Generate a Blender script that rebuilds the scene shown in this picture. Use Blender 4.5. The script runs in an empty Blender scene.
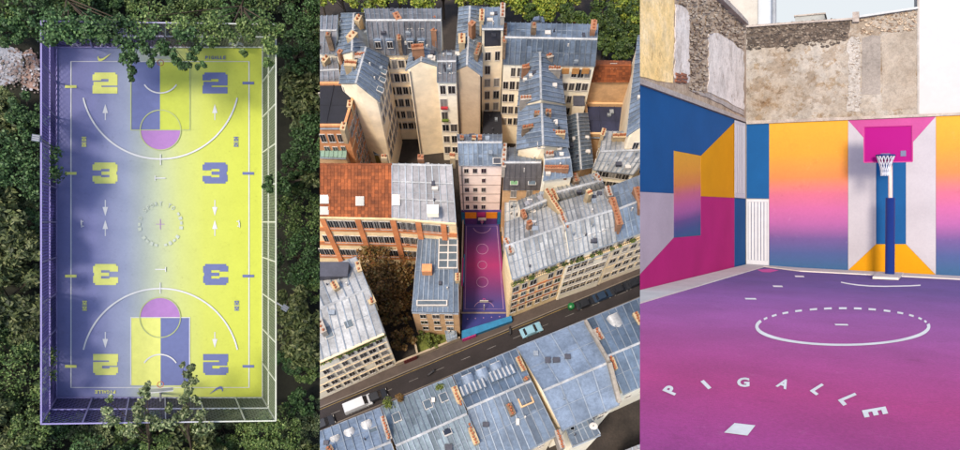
import bpy, bmesh, math, random
import numpy as np
from mathutils import Vector as V, Matrix

# ------------------------------------------------------------------ camera, sky, sun, exposure
scene = bpy.context.scene
COL = scene.collection
F, CX, CY = 700.0, 480.0, 225.0            # focal length in units of a 960 x 450 picture
PITCH = math.radians(64)
C = V((0, 0, 81))
FW = V((0, math.cos(PITCH), -math.sin(PITCH)))
RT = V((1, 0, 0))
UP = V((0, math.sin(PITCH), math.cos(PITCH)))
cam = bpy.data.cameras.new('camera')
cam.sensor_width = 36
cam.lens = F / 960 * 36
cam.clip_start = 0.5
cam.clip_end = 3000
camo = bpy.data.objects.new('camera', cam)
camo.location = C
camo.rotation_euler = (math.pi / 2 - PITCH, 0, 0)
COL.objects.link(camo)
scene.camera = camo

SUN = (RT * -0.26 + UP * 0.12 - FW * 0.96).normalized()
world = bpy.data.worlds.new('World')
scene.world = world
world.use_nodes = True
wn = world.node_tree
sky = wn.nodes.new('ShaderNodeTexSky')
sky.sky_type = 'NISHITA'
sky.sun_disc = False
sky.sun_elevation = math.asin(SUN.z)
sky.sun_rotation = math.atan2(SUN.x, SUN.y)
sky.air_density = 1.0
sky.dust_density = 2.5
bg = wn.nodes['Background']
bg.inputs['Strength'].default_value = 0.15
wn.links.new(sky.outputs[0], bg.inputs[0])
sl = bpy.data.lights.new('sun', 'SUN')
sl.energy = 1.8
sl.angle = math.radians(9)
sl.color = (1.0, 0.88, 0.72)
so = bpy.data.objects.new('sun', sl)
so.rotation_euler = SUN.to_track_quat('Z', 'Y').to_euler()
so.location = (0, 0, 150)
COL.objects.link(so)
scene.view_settings.view_transform = 'Standard'
scene.view_settings.look = 'None'
scene.view_settings.exposure = 1.38
scene.view_settings.gamma = 1.0
scene.cycles.max_bounces = 6
scene.cycles.transparent_max_bounces = 8

rnd = random.Random(7)
rng = np.random.default_rng(11)

# ------------------------------------------------------------------ helpers: projection
def ray(px, py):
    return FW + RT * ((px - CX) / F) + UP * ((CY - py) / F)
def hit(px, py, n, p0):
    r = ray(px, py)
    return C + r * (n.dot(p0 - C) / n.dot(r))
def proj(p):
    d = p - C
    z = d.dot(FW)
    return CX + F * d.dot(RT) / z, CY - F * d.dot(UP) / z

# ------------------------------------------------------------------ helpers: materials
K = [1.0]          # share of the pictured brightness taken as paint reflectance
def s(r, g, b, k=1.0):
    k = k * K[0]
    f = lambda c: ((c / 255 + 0.055) / 1.055) ** 2.4 if c > 10 else c / 255 / 12.92
    return (min(f(r) * k, .92), min(f(g) * k, .92), min(f(b) * k, .92), 1)
def newmat(name):
    m = bpy.data.materials.new(name)
    m.use_nodes = True
    nt = m.node_tree
    return m, nt, nt.nodes['Principled BSDF']
def pos(nt):
    return nt.nodes.new('ShaderNodeNewGeometry').outputs['Position']
def noise(nt, scale, detail=4, rough=.6, vec=None):
    n = nt.nodes.new('ShaderNodeTexNoise')
    n.inputs['Scale'].default_value = scale
    n.inputs['Detail'].default_value = detail
    n.inputs['Roughness'].default_value = rough
    nt.links.new(vec or pos(nt), n.inputs['Vector'])
    return n.outputs['Fac']
def ramp(nt, fac, stops, interp='LINEAR'):
    r = nt.nodes.new('ShaderNodeValToRGB')
    r.color_ramp.interpolation = interp
    el = r.color_ramp.elements
    el[0].position, el[0].color = stops[0]
    el[1].position, el[1].color = stops[-1]
    for p, c in stops[1:-1]:
        e = el.new(p)
        e.color = c
    nt.links.new(fac, r.inputs[0])
    return r.outputs[0]
def mixc(nt, a, b, fac, mode='MIX'):
    m = nt.nodes.new('ShaderNodeMix')
    m.data_type = 'RGBA'
    m.blend_type = mode
    for inp, v in ((m.inputs[6], a), (m.inputs[7], b), (m.inputs[0], fac)):
        if hasattr(v, 'is_linked') or hasattr(v, 'links'):
            nt.links.new(v, inp)
        else:
            inp.default_value = v
    return m.outputs[2]
def bump(nt, b, fac, strength, dist=.05):
    n = nt.nodes.new('ShaderNodeBump')
    n.inputs['Strength'].default_value = strength
    n.inputs['Distance'].default_value = dist
    nt.links.new(fac, n.inputs['Height'])
    nt.links.new(n.outputs[0], b.inputs['Normal'])
def grey(v):
    return (v, v, v, 1)
def P(name, col, rough=.8, metal=0., var=.18, scale=1.2, fine=9., bmp=0., island=0., spec=.4):
    m, nt, b = newmat(name)
    c = mixc(nt, col, ramp(nt, noise(nt, scale, 5), [(.3, grey(1 - var * 2)), (.7, grey(1))]), 1.0, 'MULTIPLY')
    c = mixc(nt, c, ramp(nt, noise(nt, fine, 3), [(.3, grey(1 - var)), (.7, grey(1))]), 1.0, 'MULTIPLY')
    if island:
        g = nt.nodes.new('ShaderNodeNewGeometry')
        c = mixc(nt, c, ramp(nt, g.outputs['Random Per Island'], [(0, grey(1 - island)), (1, grey(1))]), 1.0, 'MULTIPLY')
    nt.links.new(c, b.inputs['Base Color'])
    b.inputs['Roughness'].default_value = rough
    b.inputs['Metallic'].default_value = metal
    b.inputs['Specular IOR Level'].default_value = spec
    if bmp:
        bump(nt, b, noise(nt, fine * 2, 5), bmp)
    return m
def GRAD(name, a, b_, stops, rough=.7, var=.06, fine=6., bmp=.15, wear=.0):
    """Paint whose colour runs from world point a to world point b_."""
    m, nt, b = newmat(name)
    d = b_ - a
    k = d / d.length_squared
    vm = nt.nodes.new('ShaderNodeVectorMath')
    vm.operation = 'SUBTRACT'
    vm.inputs[1].default_value = a
    nt.links.new(pos(nt), vm.inputs[0])
    dt = nt.nodes.new('ShaderNodeVectorMath')
    dt.operation = 'DOT_PRODUCT'
    dt.inputs[1].default_value = k
    nt.links.new(vm.outputs[0], dt.inputs[0])
    c = ramp(nt, dt.outputs['Value'], stops)
    c = mixc(nt, c, ramp(nt, noise(nt, fine, 6, .75), [(.3, grey(1 - var * 2)), (.7, grey(1))]), 1.0, 'MULTIPLY')
    c = mixc(nt, c, ramp(nt, noise(nt, .35, 3), [(.35, grey(1 - var)), (.65, grey(1))]), 1.0, 'MULTIPLY')
    if wear:
        c = mixc(nt, c, ramp(nt, noise(nt, 2.2, 10, .8), [(.58, grey(0)), (.72, (wear, wear * .95, wear * .95, 1))]), 1.0, 'ADD')
        c = mixc(nt, c, ramp(nt, noise(nt, .9, 12, .85), [(.3, grey(.72)), (.45, grey(1))]), 1.0, 'MULTIPLY')
    nt.links.new(c, b.inputs['Base Color'])
    b.inputs['Roughness'].default_value = rough
    if bmp:
        bump(nt, b, noise(nt, fine * 3, 3), bmp, .03)
    return m
def LEAF(name, cols):
    m, nt, b = newmat(name)
    g = nt.nodes.new('ShaderNodeNewGeometry')
    c = ramp(nt, g.outputs['Random Per Island'], [(i / (len(cols) - 1), c) for i, c in enumerate(cols)])
    c = mixc(nt, c, ramp(nt, noise(nt, .22, 2), [(.35, grey(.55)), (.65, grey(1))]), 1.0, 'MULTIPLY')
    nt.links.new(c, b.inputs['Base Color'])
    b.inputs['Roughness'].default_value = .6
    b.inputs['Specular IOR Level'].default_value = .25
    return m

# ------------------------------------------------------------------ helpers: objects
LOC = {}
CLIP = None      # (point, normal): geometry behind it is cut away
def tag(o, label=None, cat=None, group=None, kind=None):
    if o is None: return o
    if label: o['label'] = label
    if cat: o['category'] = cat
    if group: o['group'] = group
    if kind: o['kind'] = kind
    return o
def thing(name, label, cat, loc, group=None):
    o = bpy.data.objects.new(name, None)
    o.empty_display_size = .3
    COL.objects.link(o)
    o.location = loc
    LOC[o.name] = V(loc)
    return tag(o, label, cat, group)
def base(parent):
    return LOC[parent.name] if parent is not None else V((0, 0, 0))
def mk(name, verts, faces, mats, parent=None, mi=None, smooth=False, kind=None, label=None):
    """One mesh object from world-space vertices."""
    off = base(parent)
    if not isinstance(mats, (list, tuple)): mats = [mats]
    vs = [V(v) for v in verts]
    if CLIP is not None:
        dd = [(v - CLIP[0]).dot(CLIP[1]) for v in vs]
        if max(dd) <= 0: return None
        cut = min(dd) < 0
    else:
        cut = False
    me = bpy.data.meshes.new(name)
    me.from_pydata([tuple(v - off) for v in vs], [], faces)
    for m in mats: me.materials.append(m)
    if mi: me.polygons.foreach_set('material_index', mi)
    if cut:
        bm = bmesh.new(); bm.from_mesh(me)
        g = bmesh.ops.bisect_plane(bm, geom=bm.verts[:] + bm.edges[:] + bm.faces[:], plane_co=CLIP[0] - off, plane_no=CLIP[1], clear_inner=True)
        ed = [e for e in g['geom_cut'] if isinstance(e, bmesh.types.BMEdge)]
        if ed: bmesh.ops.holes_fill(bm, edges=ed)
        bm.to_mesh(me); bm.free()
        if not me.polygons: return None
    if smooth: me.polygons.foreach_set('use_smooth', [True] * len(me.polygons))
    me.update()
    o = bpy.data.objects.new(name, me)
    COL.objects.link(o)
    if parent is not None: o.parent = parent
    LOC[o.name] = off
    return tag(o, label=label, kind=kind)
def inst(name, me, M, parent):
    p = M.translation
    if CLIP is not None and (p - CLIP[0]).dot(CLIP[1]) < .25: return None
    o = bpy.data.objects.new(name, me)
    COL.objects.link(o)
    o.parent = parent
    o.matrix_basis = Matrix.Translation(-base(parent)) @ M
    LOC[o.name] = V((0, 0, 0))
    return o
class MB:
    def __init__(self):
        self.v, self.f, self.m = [], [], []
    def face(self, pts, mi=0):
        k = len(self.v)
        self.v += [V(p) for p in pts]
        self.f.append(tuple(range(k, k + len(pts)))); self.m.append(mi)
    def prism(self, poly, d, mi=0):
        """Polygon extruded by the vector d (all faces)."""
        k, n = len(self.v), len(poly)
        self.v += [V(p) for p in poly] + [V(p) + d for p in poly]
        self.f.append(tuple(range(k + n - 1, k - 1, -1))); self.f.append(tuple(range(k + n, k + 2 * n)))
        for i in range(n):
            j = (i + 1) % n
            self.f.append((k + i, k + j, k + n + j, k + n + i))
        self.m += [mi] * (n + 2)
    def bar(self, a, b, w, h, up, mi=0):
        """Box along a-b, w wide, h thick in the direction up."""
        d = (b - a).normalized(); sd = d.cross(up).normalized(); u = sd.cross(d).normalized()
        q = [a - sd * w / 2, a + sd * w / 2, b + sd * w / 2, b - sd * w / 2]
        self.prism([p - u * h / 2 for p in q], u * h, mi)
    def box(self, c, ax, ay, az, mi=0):
        """Box with half axes; c is the centre."""
        self.prism([c - ax - ay - az, c + ax - ay - az, c + ax + ay - az, c - ax + ay - az], az * 2, mi)
    def tube(self, pts, rad, n=8, mi=0, cap=True):
        pts = [V(p) for p in pts]
        if not isinstance(rad, (list, tuple)): rad = [rad] * len(pts)
        k = len(self.v)
        for i, p in enumerate(pts):
            d = (pts[min(i + 1, len(pts) - 1)] - pts[max(i - 1, 0)]).normalized()
            a = d.orthogonal().normalized(); b = d.cross(a)
            self.v += [p + (a * math.cos(t * math.tau / n) + b * math.sin(t * math.tau / n)) * rad[i] for t in range(n)]
        for i in range(len(pts) - 1):
            for t in range(n):
                u = (t + 1) % n
                self.f.append((k + i * n + t, k + i * n + u, k + (i + 1) * n + u, k + (i + 1) * n + t)); self.m.append(mi)
        if cap:
            self.f.append(tuple(k + t for t in range(n))); self.f.append(tuple(k + (len(pts) - 1) * n + t for t in range(n))); self.m += [mi, mi]
    def ring(self, c, r, tr, ax, ay, seg=24, n=6, mi=0):
        az = ax.cross(ay).normalized(); k = len(self.v)
        for i in range(seg):
            t = i * math.tau / seg; d = ax * math.cos(t) + ay * math.sin(t)
            for j in range(n):
                q = j * math.tau / n
                self.v.append(c + d * (r + tr * math.cos(q)) + az * tr * math.sin(q))
        for i in range(seg):
            for j in range(n):
                a, b = i * n + j, i * n + (j + 1) % n
                c2, d2 = ((i + 1) % seg) * n + (j + 1) % n, ((i + 1) % seg) * n + j
                self.f.append((k + a, k + b, k + c2, k + d2)); self.m.append(mi)
    def build(self, name, mats, parent=None, **kw):
        return mk(name, self.v, self.f, mats, parent, mi=self.m, **kw) if self.v else None
def glyph(ch, bold=.03):
    """Outline of a letter as (points in a unit box centred on 0, faces)."""
    cu = bpy.data.curves.new('g', 'FONT')
    cu.body = ch; cu.offset = bold; cu.resolution_u = 3
    ob = bpy.data.objects.new('g', cu)
    COL.objects.link(ob)
    bpy.context.view_layer.update()
    me = bpy.data.meshes.new_from_object(ob.evaluated_get(bpy.context.evaluated_depsgraph_get()))
    p = np.array([v.co[:2] for v in me.vertices]); f = [tuple(q.vertices) for q in me.polygons]
    bpy.data.objects.remove(ob); bpy.data.curves.remove(cu); bpy.data.meshes.remove(me)
    lo, hi = p.min(0), p.max(0)
    return (p - (lo + hi) / 2) / np.maximum(hi - lo, 1e-3), f, float((hi - lo)[0] / (hi - lo)[1])
def ribbon(pts, w, closed=False):
    """2D polyline -> list of quads of width w (a number or one per point)."""
    p = np.array(pts, float); n = len(p); out = []
    ws = [w] * n if not hasattr(w, '__len__') else w
    L, R = [], []
    for i in range(n):
        a = p[(i - 1) % n] if closed or i else p[0]; b = p[(i + 1) % n] if closed or i < n - 1 else p[-1]
        t = (b - a) / max(np.linalg.norm(b - a), 1e-9); nn = np.array([-t[1], t[0]])
        L.append(p[i] + nn * ws[i] / 2); R.append(p[i] - nn * ws[i] / 2)
    for i in range(n if closed else n - 1):
        j = (i + 1) % n
        out.append([L[i], L[j], R[j], R[i]])
    return out
def arc(cx, cy, rx, ry, a0, a1, n=40):
    return [(cx + rx * math.cos(math.radians(a0 + (a1 - a0) * i / n)), cy + ry * math.sin(math.radians(a0 + (a1 - a0) * i / n))) for i in range(n + 1)]

def crown(clumps, per, size, elong, upv, flat=.6, maxpx=None, minpx=None):
    """Leaf quads spread through clumps (centre, radius): world verts and faces."""
    cs = np.array([list(c) for c, _ in clumps]); rs = np.array([r for _, r in clumps])
    n = len(clumps) * per
    idx = np.repeat(np.arange(len(clumps)), per)
    d = rng.normal(size=(n, 3)); d /= np.linalg.norm(d, axis=1)[:, None]
    u = np.array(list(upv))
    dist = rs[idx] * rng.uniform(.35, 1.0, n) ** .6
    ctr = cs[idx] + d * dist[:, None] * (1 - .25 * np.abs(d @ u))[:, None]
    nrm = u[None, :] * flat + rng.normal(size=(n, 3)) * .55 + d * .35
    nrm /= np.linalg.norm(nrm, axis=1)[:, None]
    t = np.cross(nrm, rng.normal(size=(n, 3))); t /= np.linalg.norm(t, axis=1)[:, None]
    bta = np.cross(nrm, t)
    sz = size * rng.uniform(.6, 1.3, n)
    a = t * (sz * elong)[:, None]; b = bta * (sz * .5)[:, None]
    q = np.stack([ctr - a, ctr + b - a * .1, ctr + a, ctr - b - a * .1], 1)
    rel = q - np.array(C)
    px = CX + F * (rel @ np.array(RT)) / (rel @ np.array(FW))
    keep = np.ones(n, bool)
    if maxpx is not None: keep &= px.max(1) < maxpx
    if minpx is not None: keep &= px.min(1) > minpx
    q = q[keep]
    return q.reshape(-1, 3), np.arange(len(q) * 4).reshape(-1, 4)
def mk_np(name, verts, faces, mat_, parent):
    if not len(faces): return None
    off = np.array(base(parent))
    me = bpy.data.meshes.new(name)
    me.vertices.add(len(verts)); me.vertices.foreach_set('co', (verts - off).astype(np.float32).ravel())
    nf = len(faces)
    me.loops.add(nf * 4); me.loops.foreach_set('vertex_index', faces.astype(np.int32).ravel())
    me.polygons.add(nf); me.polygons.foreach_set('loop_start', np.arange(nf, dtype=np.int32) * 4)
    me.materials.append(mat_)
    me.update(calc_edges=True)
    o = bpy.data.objects.new(name, me); COL.objects.link(o); o.parent = parent
    LOC[o.name] = base(parent)
    return o
BARK = P('bark', s(70, 58, 45), .9, bmp=.5)
def tree(name, label, foot, up, height, clumps, per, size, elong, leafmat, group=None, cat='tree', tr=.22, **kw):
    t = thing(name, label, cat, foot, group)
    mb = MB()
    top = foot + up * height
    side = up.orthogonal().normalized()
    mb.tube([foot - up * .3, foot + up * height * .5 + side * tr * .6, top], [tr * 1.3, tr * .9, tr * .35], 7)
    for c, r in clumps[:: max(1, len(clumps) // 7)]:
        a = foot + up * height * rnd.uniform(.4, .75)
        mb.tube([a, (a + V(c)) / 2 + up * .15, V(c)], [tr * .5, tr * .3, tr * .12], 5)
    mb.build('trunk', BARK, t)
    v, f = crown(clumps, per, size, elong, up, **kw)
    mk_np('crown', v, f, leafmat, t)
    return t

K[0] = .60
# ================================================================== the court in the wood, seen from straight above it
R1 = ray(160, 222)
N1 = -R1.normalized()
O1 = C + R1 * 108.0
def g1(px, py, h=0.0):
    return hit(px, py, N1, O1 + N1 * h)
X1 = (g1(170, 222) - g1(150, 222)).normalized()
Y1 = N1.cross(X1)

soil = P('wood_floor', s(50, 52, 38, .9), .95, var=.3, scale=.35, fine=2.5, bmp=.6)
mb = MB()
mb.prism([g1(-260, -220), g1(-260, 660), g1(336, 660), g1(336, -220)], N1 * -1.5)
tag(mb.build('ground', soil), kind='structure')

rub = P('broken_paving', s(196, 200, 212, 1.2), .9, var=.35, scale=.5, fine=3, bmp=.5)
rub2 = P('earth_bank', s(190, 158, 146, 1.2), .95, var=.3, scale=.9, fine=4, bmp=.5)
def wob(pts, amp=1.3):
    out = []
    for i in range(len(pts)):
        a, b = pts[i], pts[(i + 1) % len(pts)]; n = max(1, int(math.dist(a, b) / 3))
        out += [(a[0] + (b[0] - a[0]) * k / n + rnd.uniform(-amp, amp), a[1] + (b[1] - a[1]) * k / n + rnd.uniform(-amp, amp)) for k in range(n)]
    return out
mb = MB()
mb.prism([g1(x, y, .02) for x, y in wob([(-40, 50), (8, 46), (22, 52), (24, 70), (16, 80), (4, 86), (-40, 92)])][::-1], N1 * .25)
tag(mb.build('pavement', rub), kind='structure')
mb = MB()
mb.prism([g1(x, y, .02) for x, y in wob([(24, 54), (33, 49), (38, 60), (38, 90), (28, 88), (18, 81), (26, 70)])][::-1], N1 * .18)
tag(mb.build('earth_path', rub2), kind='structure')
mb = MB()
mb.prism([g1(x, y, .02) for x, y in wob([(26, 322), (40, 318), (40, 338), (30, 340)])][::-1], N1 * .18)
tag(mb.build('earth_path', rub2), kind='structure')
mb = MB()
for k in range(420):
    c = g1(rnd.uniform(-10, 40), rnd.gauss(70, 12), .22); r_ = rnd.uniform(.06, .24)
    a_ = rnd.uniform(0, 6); pl = [c + (X1 * math.cos(a_ + i * 1.257) + Y1 * math.sin(a_ + i * 1.257)) * r_ * rnd.uniform(.6, 1.2) for i in range(5)]
    mb.prism(pl, N1 * r_ * rnd.uniform(.4, 1.1))
deb = LEAF('rubble_chips', [s(120, 100, 90), s(190, 180, 180), s(150, 120, 110), s(226, 226, 236), s(96, 90, 76)])
tag(mb.build('rubble', deb), kind='stuff')

court = thing('basketball_court', 'blue to lime basketball court marked with big 2 and 3 numerals, fenced in a wood', 'court', g1(160, 222))
k1 = .95
c_blue, c_lav, c_mid, c_lime, c_yel = s(126, 128, 184, k1), s(164, 174, 208, k1), s(196, 208, 186, k1), s(212, 220, 130, k1), s(212, 220, 96, k1)
surf = GRAD('gradient_court_paint', g1(57, 222, .3), g1(262, 222, .3), [(0, s(116, 118, 176, k1)), (.16, s(132, 138, 192, k1)), (.31, s(160, 172, 202, k1)), (.45, s(194, 207, 178, k1)), (.58, s(210, 221, 132, k1)), (.7, s(214, 224, 100, k1)), (.87, s(216, 227, 84, k1)), (1, s(214, 226, 80, k1))], rough=.75, var=.05, fine=3, wear=.02)
mb = MB()
mb.prism([g1(57, 397), g1(262, 397), g1(262, 48), g1(57, 48)], N1 * .3)
mb.build('surface', surf, court)
PW = P('white_court_paint', s(232, 236, 240, .95), .7, var=.06)
PY = P('yellow_court_paint', s(232, 238, 130, 1.05), .7, var=.06)
PB = P('blue_court_paint', s(112, 124, 180, .95), .7, var=.06)
PM = P('lilac_court_paint', s(184, 134, 206, .95), .7, var=.06)
PL = P('lime_court_paint', s(206, 220, 84, .95), .7, var=.06)
PR = P('faint_ring_paint', s(206, 218, 204, .95), .7, var=.06)
PT = P('pale_green_court_paint', s(190, 205, 140, .95), .7, var=.06)
def paint1(name, polys, m, lay=1, parent=court):
    mb = MB()
    for p in polys:
        pp = [g1(x, y, .3 + .03 * lay) for x, y in p]
        nn = (pp[1] - pp[0]).cross(pp[2] - pp[0])
        mb.face(pp if nn.dot(N1) > 0 else pp[::-1])
    return mb.build(name, m, parent)
def rect(x0, y0, x1, y1):
    return [(x0, y0), (x1, y0), (x1, y1), (x0, y1)]
def flip(polys):
    return [[(320.6 - x, 447.5 - y) for x, y in p] for p in polys]
paint1('boundary_line', ribbon([(71, 61.5), (249, 61.5), (249, 387.5), (71, 387.5)], 1.3, True), PW, 2)
D2 = [(2, 0, 23, 2), (0, 2, 25, 6.5), (0, 6.5, 8.5, 8), (16, 6.5, 25, 8), (16, 8, 25, 9.3), (1, 9.3, 25, 13), (0, 13, 9, 14.6), (0, 14.6, 25, 21)]
D3 = [(2, 0, 23, 2), (0, 2, 25, 6.4), (0, 6.4, 8.5, 7.8), (17, 6.4, 25, 7.8), (17, 7.8, 25, 9), (9, 9, 24, 12.3), (17, 12.3, 25, 13.4), (0, 13.4, 8.5, 14.8), (17, 13.4, 25, 14.8), (0, 14.8, 25, 19), (2, 19, 23, 21)]
for x, y, d, m in ((92.5, 72.5, D2, PY), (202.5, 72.5, D2, PB), (92.5, 162.5, D3, PY), (202.5, 162.5, D3, PB)):
    paint1('numeral', [rect(x + a, y + b, x + c, y + e) for a, b, c, e in d], m, 2)
    m2 = PB if m is PY else PY
    paint1('numeral', flip([rect(x + a, y + b, x + c, y + e) for a, b, c, e in d]), m2, 2)
for x, m in ((71, PY), (248.5, PB)):
    for y in (86.5 if m is PY else 83, 173.3, 276, 366.3):
        paint1('side_tick', [rect(x - 6, y - 1.3, x + 5.5, y + 1.4)], m, 3)
for x in (105.3, 214.8):
    up_ = [[(x, 104), (x + 2.7, 113), (x - 2.7, 113)], rect(x - .5, 113, x + .5, 120)]
    paint1('arrow', up_, PW, 2)
    paint1('arrow', [[(a, 226 + (120 - b) * -1 + 12 - 2) for a, b in p] for p in up_], PW, 2)
    paint1('arrow', [[(a, 320 - b) for a, b in p] for p in up_], PW, 2)
    paint1('arrow', [[(a, 452 - b) for a, b in p] for p in up_], PW, 2)
for fl in (False, True):
    fx = (lambda p: flip(p)) if fl else (lambda p: p)
    paint1('key_area', fx([rect(131.5, 62.2, 160, 129.5)]), PB, 1)
    paint1('key_area', fx([rect(160, 62.2, 189.5, 129.5)]), PY if fl else PL, 1)
    paint1('key_line', fx(ribbon([(131, 62.5), (131, 130), (189.8, 130), (189.8, 62.5)], 1.1)), PT if not fl else PW, 3)
    semi = arc(160.5, 130, 20.3, 20, 0, 180, 28)
    paint1('half_circle', fx([semi]), PM, 2)
    paint1('free_throw_circle', fx(ribbon(arc(160.5, 130, 20.3, 20, 0, 360, 56)[:-1], 1.0, True)), PT, 4)
    paint1('three_point_line', fx(ribbon(arc(160.2, 80, 79, 79, 167, 13, 64), 1.6)), PW, 5)
    paint1('restricted_arc', fx(ribbon(arc(160.4, 76, 18.5, 17, 150, 30, 24), 1.3)), PW, 5)
    paint1('centre_tick', fx([rect(160, 154, 160.9, 165)]), PW, 6)
    paint1('cross_mark', fx([rect(155, 177.6, 165.5, 178.6), rect(154.6, 175.7, 155.5, 180.5)]), PW, 6)
    paint1('corner_mark', fx([rect(80.7, 220, 81.5, 225), rect(81.5, 221, 83.5, 221.8)]), PW, 6)
    paint1('corner_mark', fx([rect(238.6, 220, 239.4, 225), rect(236.6, 221, 238.6, 221.8)]), PW, 6)
    sw = [(97.4, 57.2), (98.6, 55.5), (98.6, 57.7), (100.2, 58.8), (103, 58.2), (111.6, 53), (104.5, 59.4), (101, 61.2), (98.4, 60.8)]
    paint1('swoosh_mark', fx([sw]), PY if not fl else PB, 4)
    for gx, m in ((84, PY), (236, PB)):
        st = []
        for yy in (136.8, 142.4):
            st += [rect(gx - 2.4, yy, gx + 2.4, yy + .9), rect(gx - 2.2, yy + 1.7, gx + 2.2, yy + 2.5), rect(gx - 2.4, yy + 3.4, gx + 2.4, yy + 4.3), rect(gx - .5, yy + .9, gx + .5, yy + 1.7), rect(gx - 1.8, yy + 2.5, gx - .9, yy + 3.4), rect(gx + .9, yy + 2.5, gx + 1.8, yy + 3.4)]
        paint1('character_mark', fx(st), (PB if m is PY else PY) if fl else m, 4)
paint1('centre_cross', [rect(156, 223.9, 164.6, 224.5), rect(160, 219, 160.7, 223.9), rect(160, 224.5, 160.7, 229.5)], PM, 2)
GL = {}
def gl(ch, bold=.03):
    if ch not in GL: GL[ch] = glyph(ch, bold)
    return GL[ch]
def letter(name, ch, cx, cy, rv, uv, conv, m, parent, n):
    p, f, _ = gl(ch)
    mk(name, [conv(cx + a * rv[0] + b * uv[0], cy + a * rv[1] + b * uv[1]) for a, b in p], f, m, parent)
cv1 = lambda x, y: g1(x, y, .3 + .03 * 4)
for i, ch in enumerate('PIGALLE'):
    w = 2.6 if ch != 'I' else .7
    letter('letter', ch, 206.5 + i * 3.0, 57.6, (w, 0), (0, -3.4), cv1, PB, court, N1)
    letter('letter', ch, 114.1 - i * 3.0, 389.9 + 2, (-w, 0), (0, 3.4), cv1, PY, court, N1)
ringtxt = 'O SPORT TO '
for i, ch in enumerate(ringtxt):
    if ch == ' ': continue
    t = math.radians(-162 + i * 12.2)
    cx_, cy_ = 160.3 + 21 * math.cos(t), 224.6 + 21 * math.sin(t)
    letter('letter', ch, cx_, cy_, (-3.0 * math.sin(t), 3.0 * math.cos(t)), (4.4 * math.cos(t), 4.4 * math.sin(t)), cv1, PR, court, N1)
for k in range(17):
    if k % 5 == 4: continue
    t = -35 + k * 13.2
    paint1('ring_stroke', ribbon(arc(160.3, 224.6, 21, 21, t, t + 8.5, 4), 3.6 if k % 2 else 2.4), PR, 4)

# fence round the court
fence = thing('court_fence', 'tall lilac and white wire mesh fence enclosing the blue and lime court', 'fence', g1(57, 397))
fa, fb = g1(57, 222, 7), g1(262, 222, 7)
fmat = GRAD('fence_frame_paint', fa, fb, [(0, s(150, 140, 200)), (.35, s(170, 165, 215)), (.75, s(215, 220, 215)), (1, s(225, 230, 215))], rough=.5, var=.04, bmp=0)
wmat = GRAD('fence_wire_paint', fa, fb, [(0, s(76, 68, 140)), (.4, s(88, 82, 128)), (.8, s(110, 122, 96)), (1, s(150, 165, 130))], rough=.5, var=.04, bmp=0)
HF = 15.0
ys = [48, 83, 118, 153, 188, 222, 257, 293, 328, 362, 397]
xs = [57, 92.5, 129, 165, 200, 235, 262]
sides = [[(57, y) for y in ys], [(262, y) for y in ys], [(x, 48) for x in xs], [(x, 397) for x in xs]]
done = set()
for si, sd in enumerate(sides):
    for p in sd:
        if p in done: continue
        done.add(p)
        b = g1(*p); mb = MB()
        mb.bar(b, b + N1 * HF, .18, .18, X1)
        mb.build('post', fmat, fence)
    for h in (.5, HF / 2, HF):
        mb = MB()
        a, b = g1(*sd[0]), g1(*sd[-1])
        mb.bar(a + N1 * h, b + N1 * h, .17, .17, N1)
        mb.build('rail', fmat, fence)
    for i in range(len(sd) - 1):
        a, b = g1(*sd[i]), g1(*sd[i + 1]); L = (b - a).length; d = (b - a) / L
        mb = MB(); sp = .8; wd = .06
        out = d.cross(N1)
        n = int((L + HF) / sp)
        for k in range(1, n):                      # two families of diagonal wires
            t = k * sp
            p0 = (max(0, t - HF), min(t, HF)); p1 = (min(t, L), max(0, t - L))
            for fl in (0, 1):
                q = [(L - u if fl else u, z) for u, z in (p0, p1)]
                mb.bar(a + d * q[0][0] + N1 * (q[0][1] + .05), a + d * q[1][0] + N1 * (q[1][1] + .05), wd, .03, out)
        mb.build('wire_panel', wmat, fence)

# hoops of that court
grey_st = P('galvanised_steel', s(170, 172, 176), .45, .6, var=.06)
white_b = P('white_board', s(228, 230, 232), .5, var=.05)
rimc = P('orange_rim', s(200, 90, 50), .5, var=.05)
def hoop1(px, py, sgn, label):
    b = g1(px, py, .3)
    t = thing('basketball_hoop', label, 'hoop', b)
    inn = -Y1 * sgn                              # into the court
    mb = MB(); mb.tube([b, b + N1 * 5.0, b + N1 * 5.6 + inn * 1.6], .16, 8); mb.build('pole', grey_st, t)
    c = b + N1 * 6.2 + inn * 1.75
    mb = MB(); mb.box(c, X1 * 1.7, inn * .06, N1 * 1.0); mb.build('backboard', white_b, t)
    mb = MB(); mb.ring(c + inn * .75 - N1 * .6, .42, .05, X1, Y1); mb.build('rim', rimc, t)
    mb = MB()
    for k in range(12):
        a = k * math.tau / 12; dd = X1 * math.cos(a) + Y1 * math.sin(a)
        mb.tube([c + inn * .75 - N1 * .6 + dd * .42, c + inn * .75 - N1 * 1.4 + (X1 * math.cos(a + .3) + Y1 * math.sin(a + .3)) * .24], .02, 4)
    mb.build('net', PW, t)
hoop1(160.5, 54, 1, 'white basketball hoop under the overhanging branch, beside the yellow swoosh end')
hoop1(160.5, 393, -1, 'white basketball hoop at the court end with the yellow and blue key')
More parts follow.
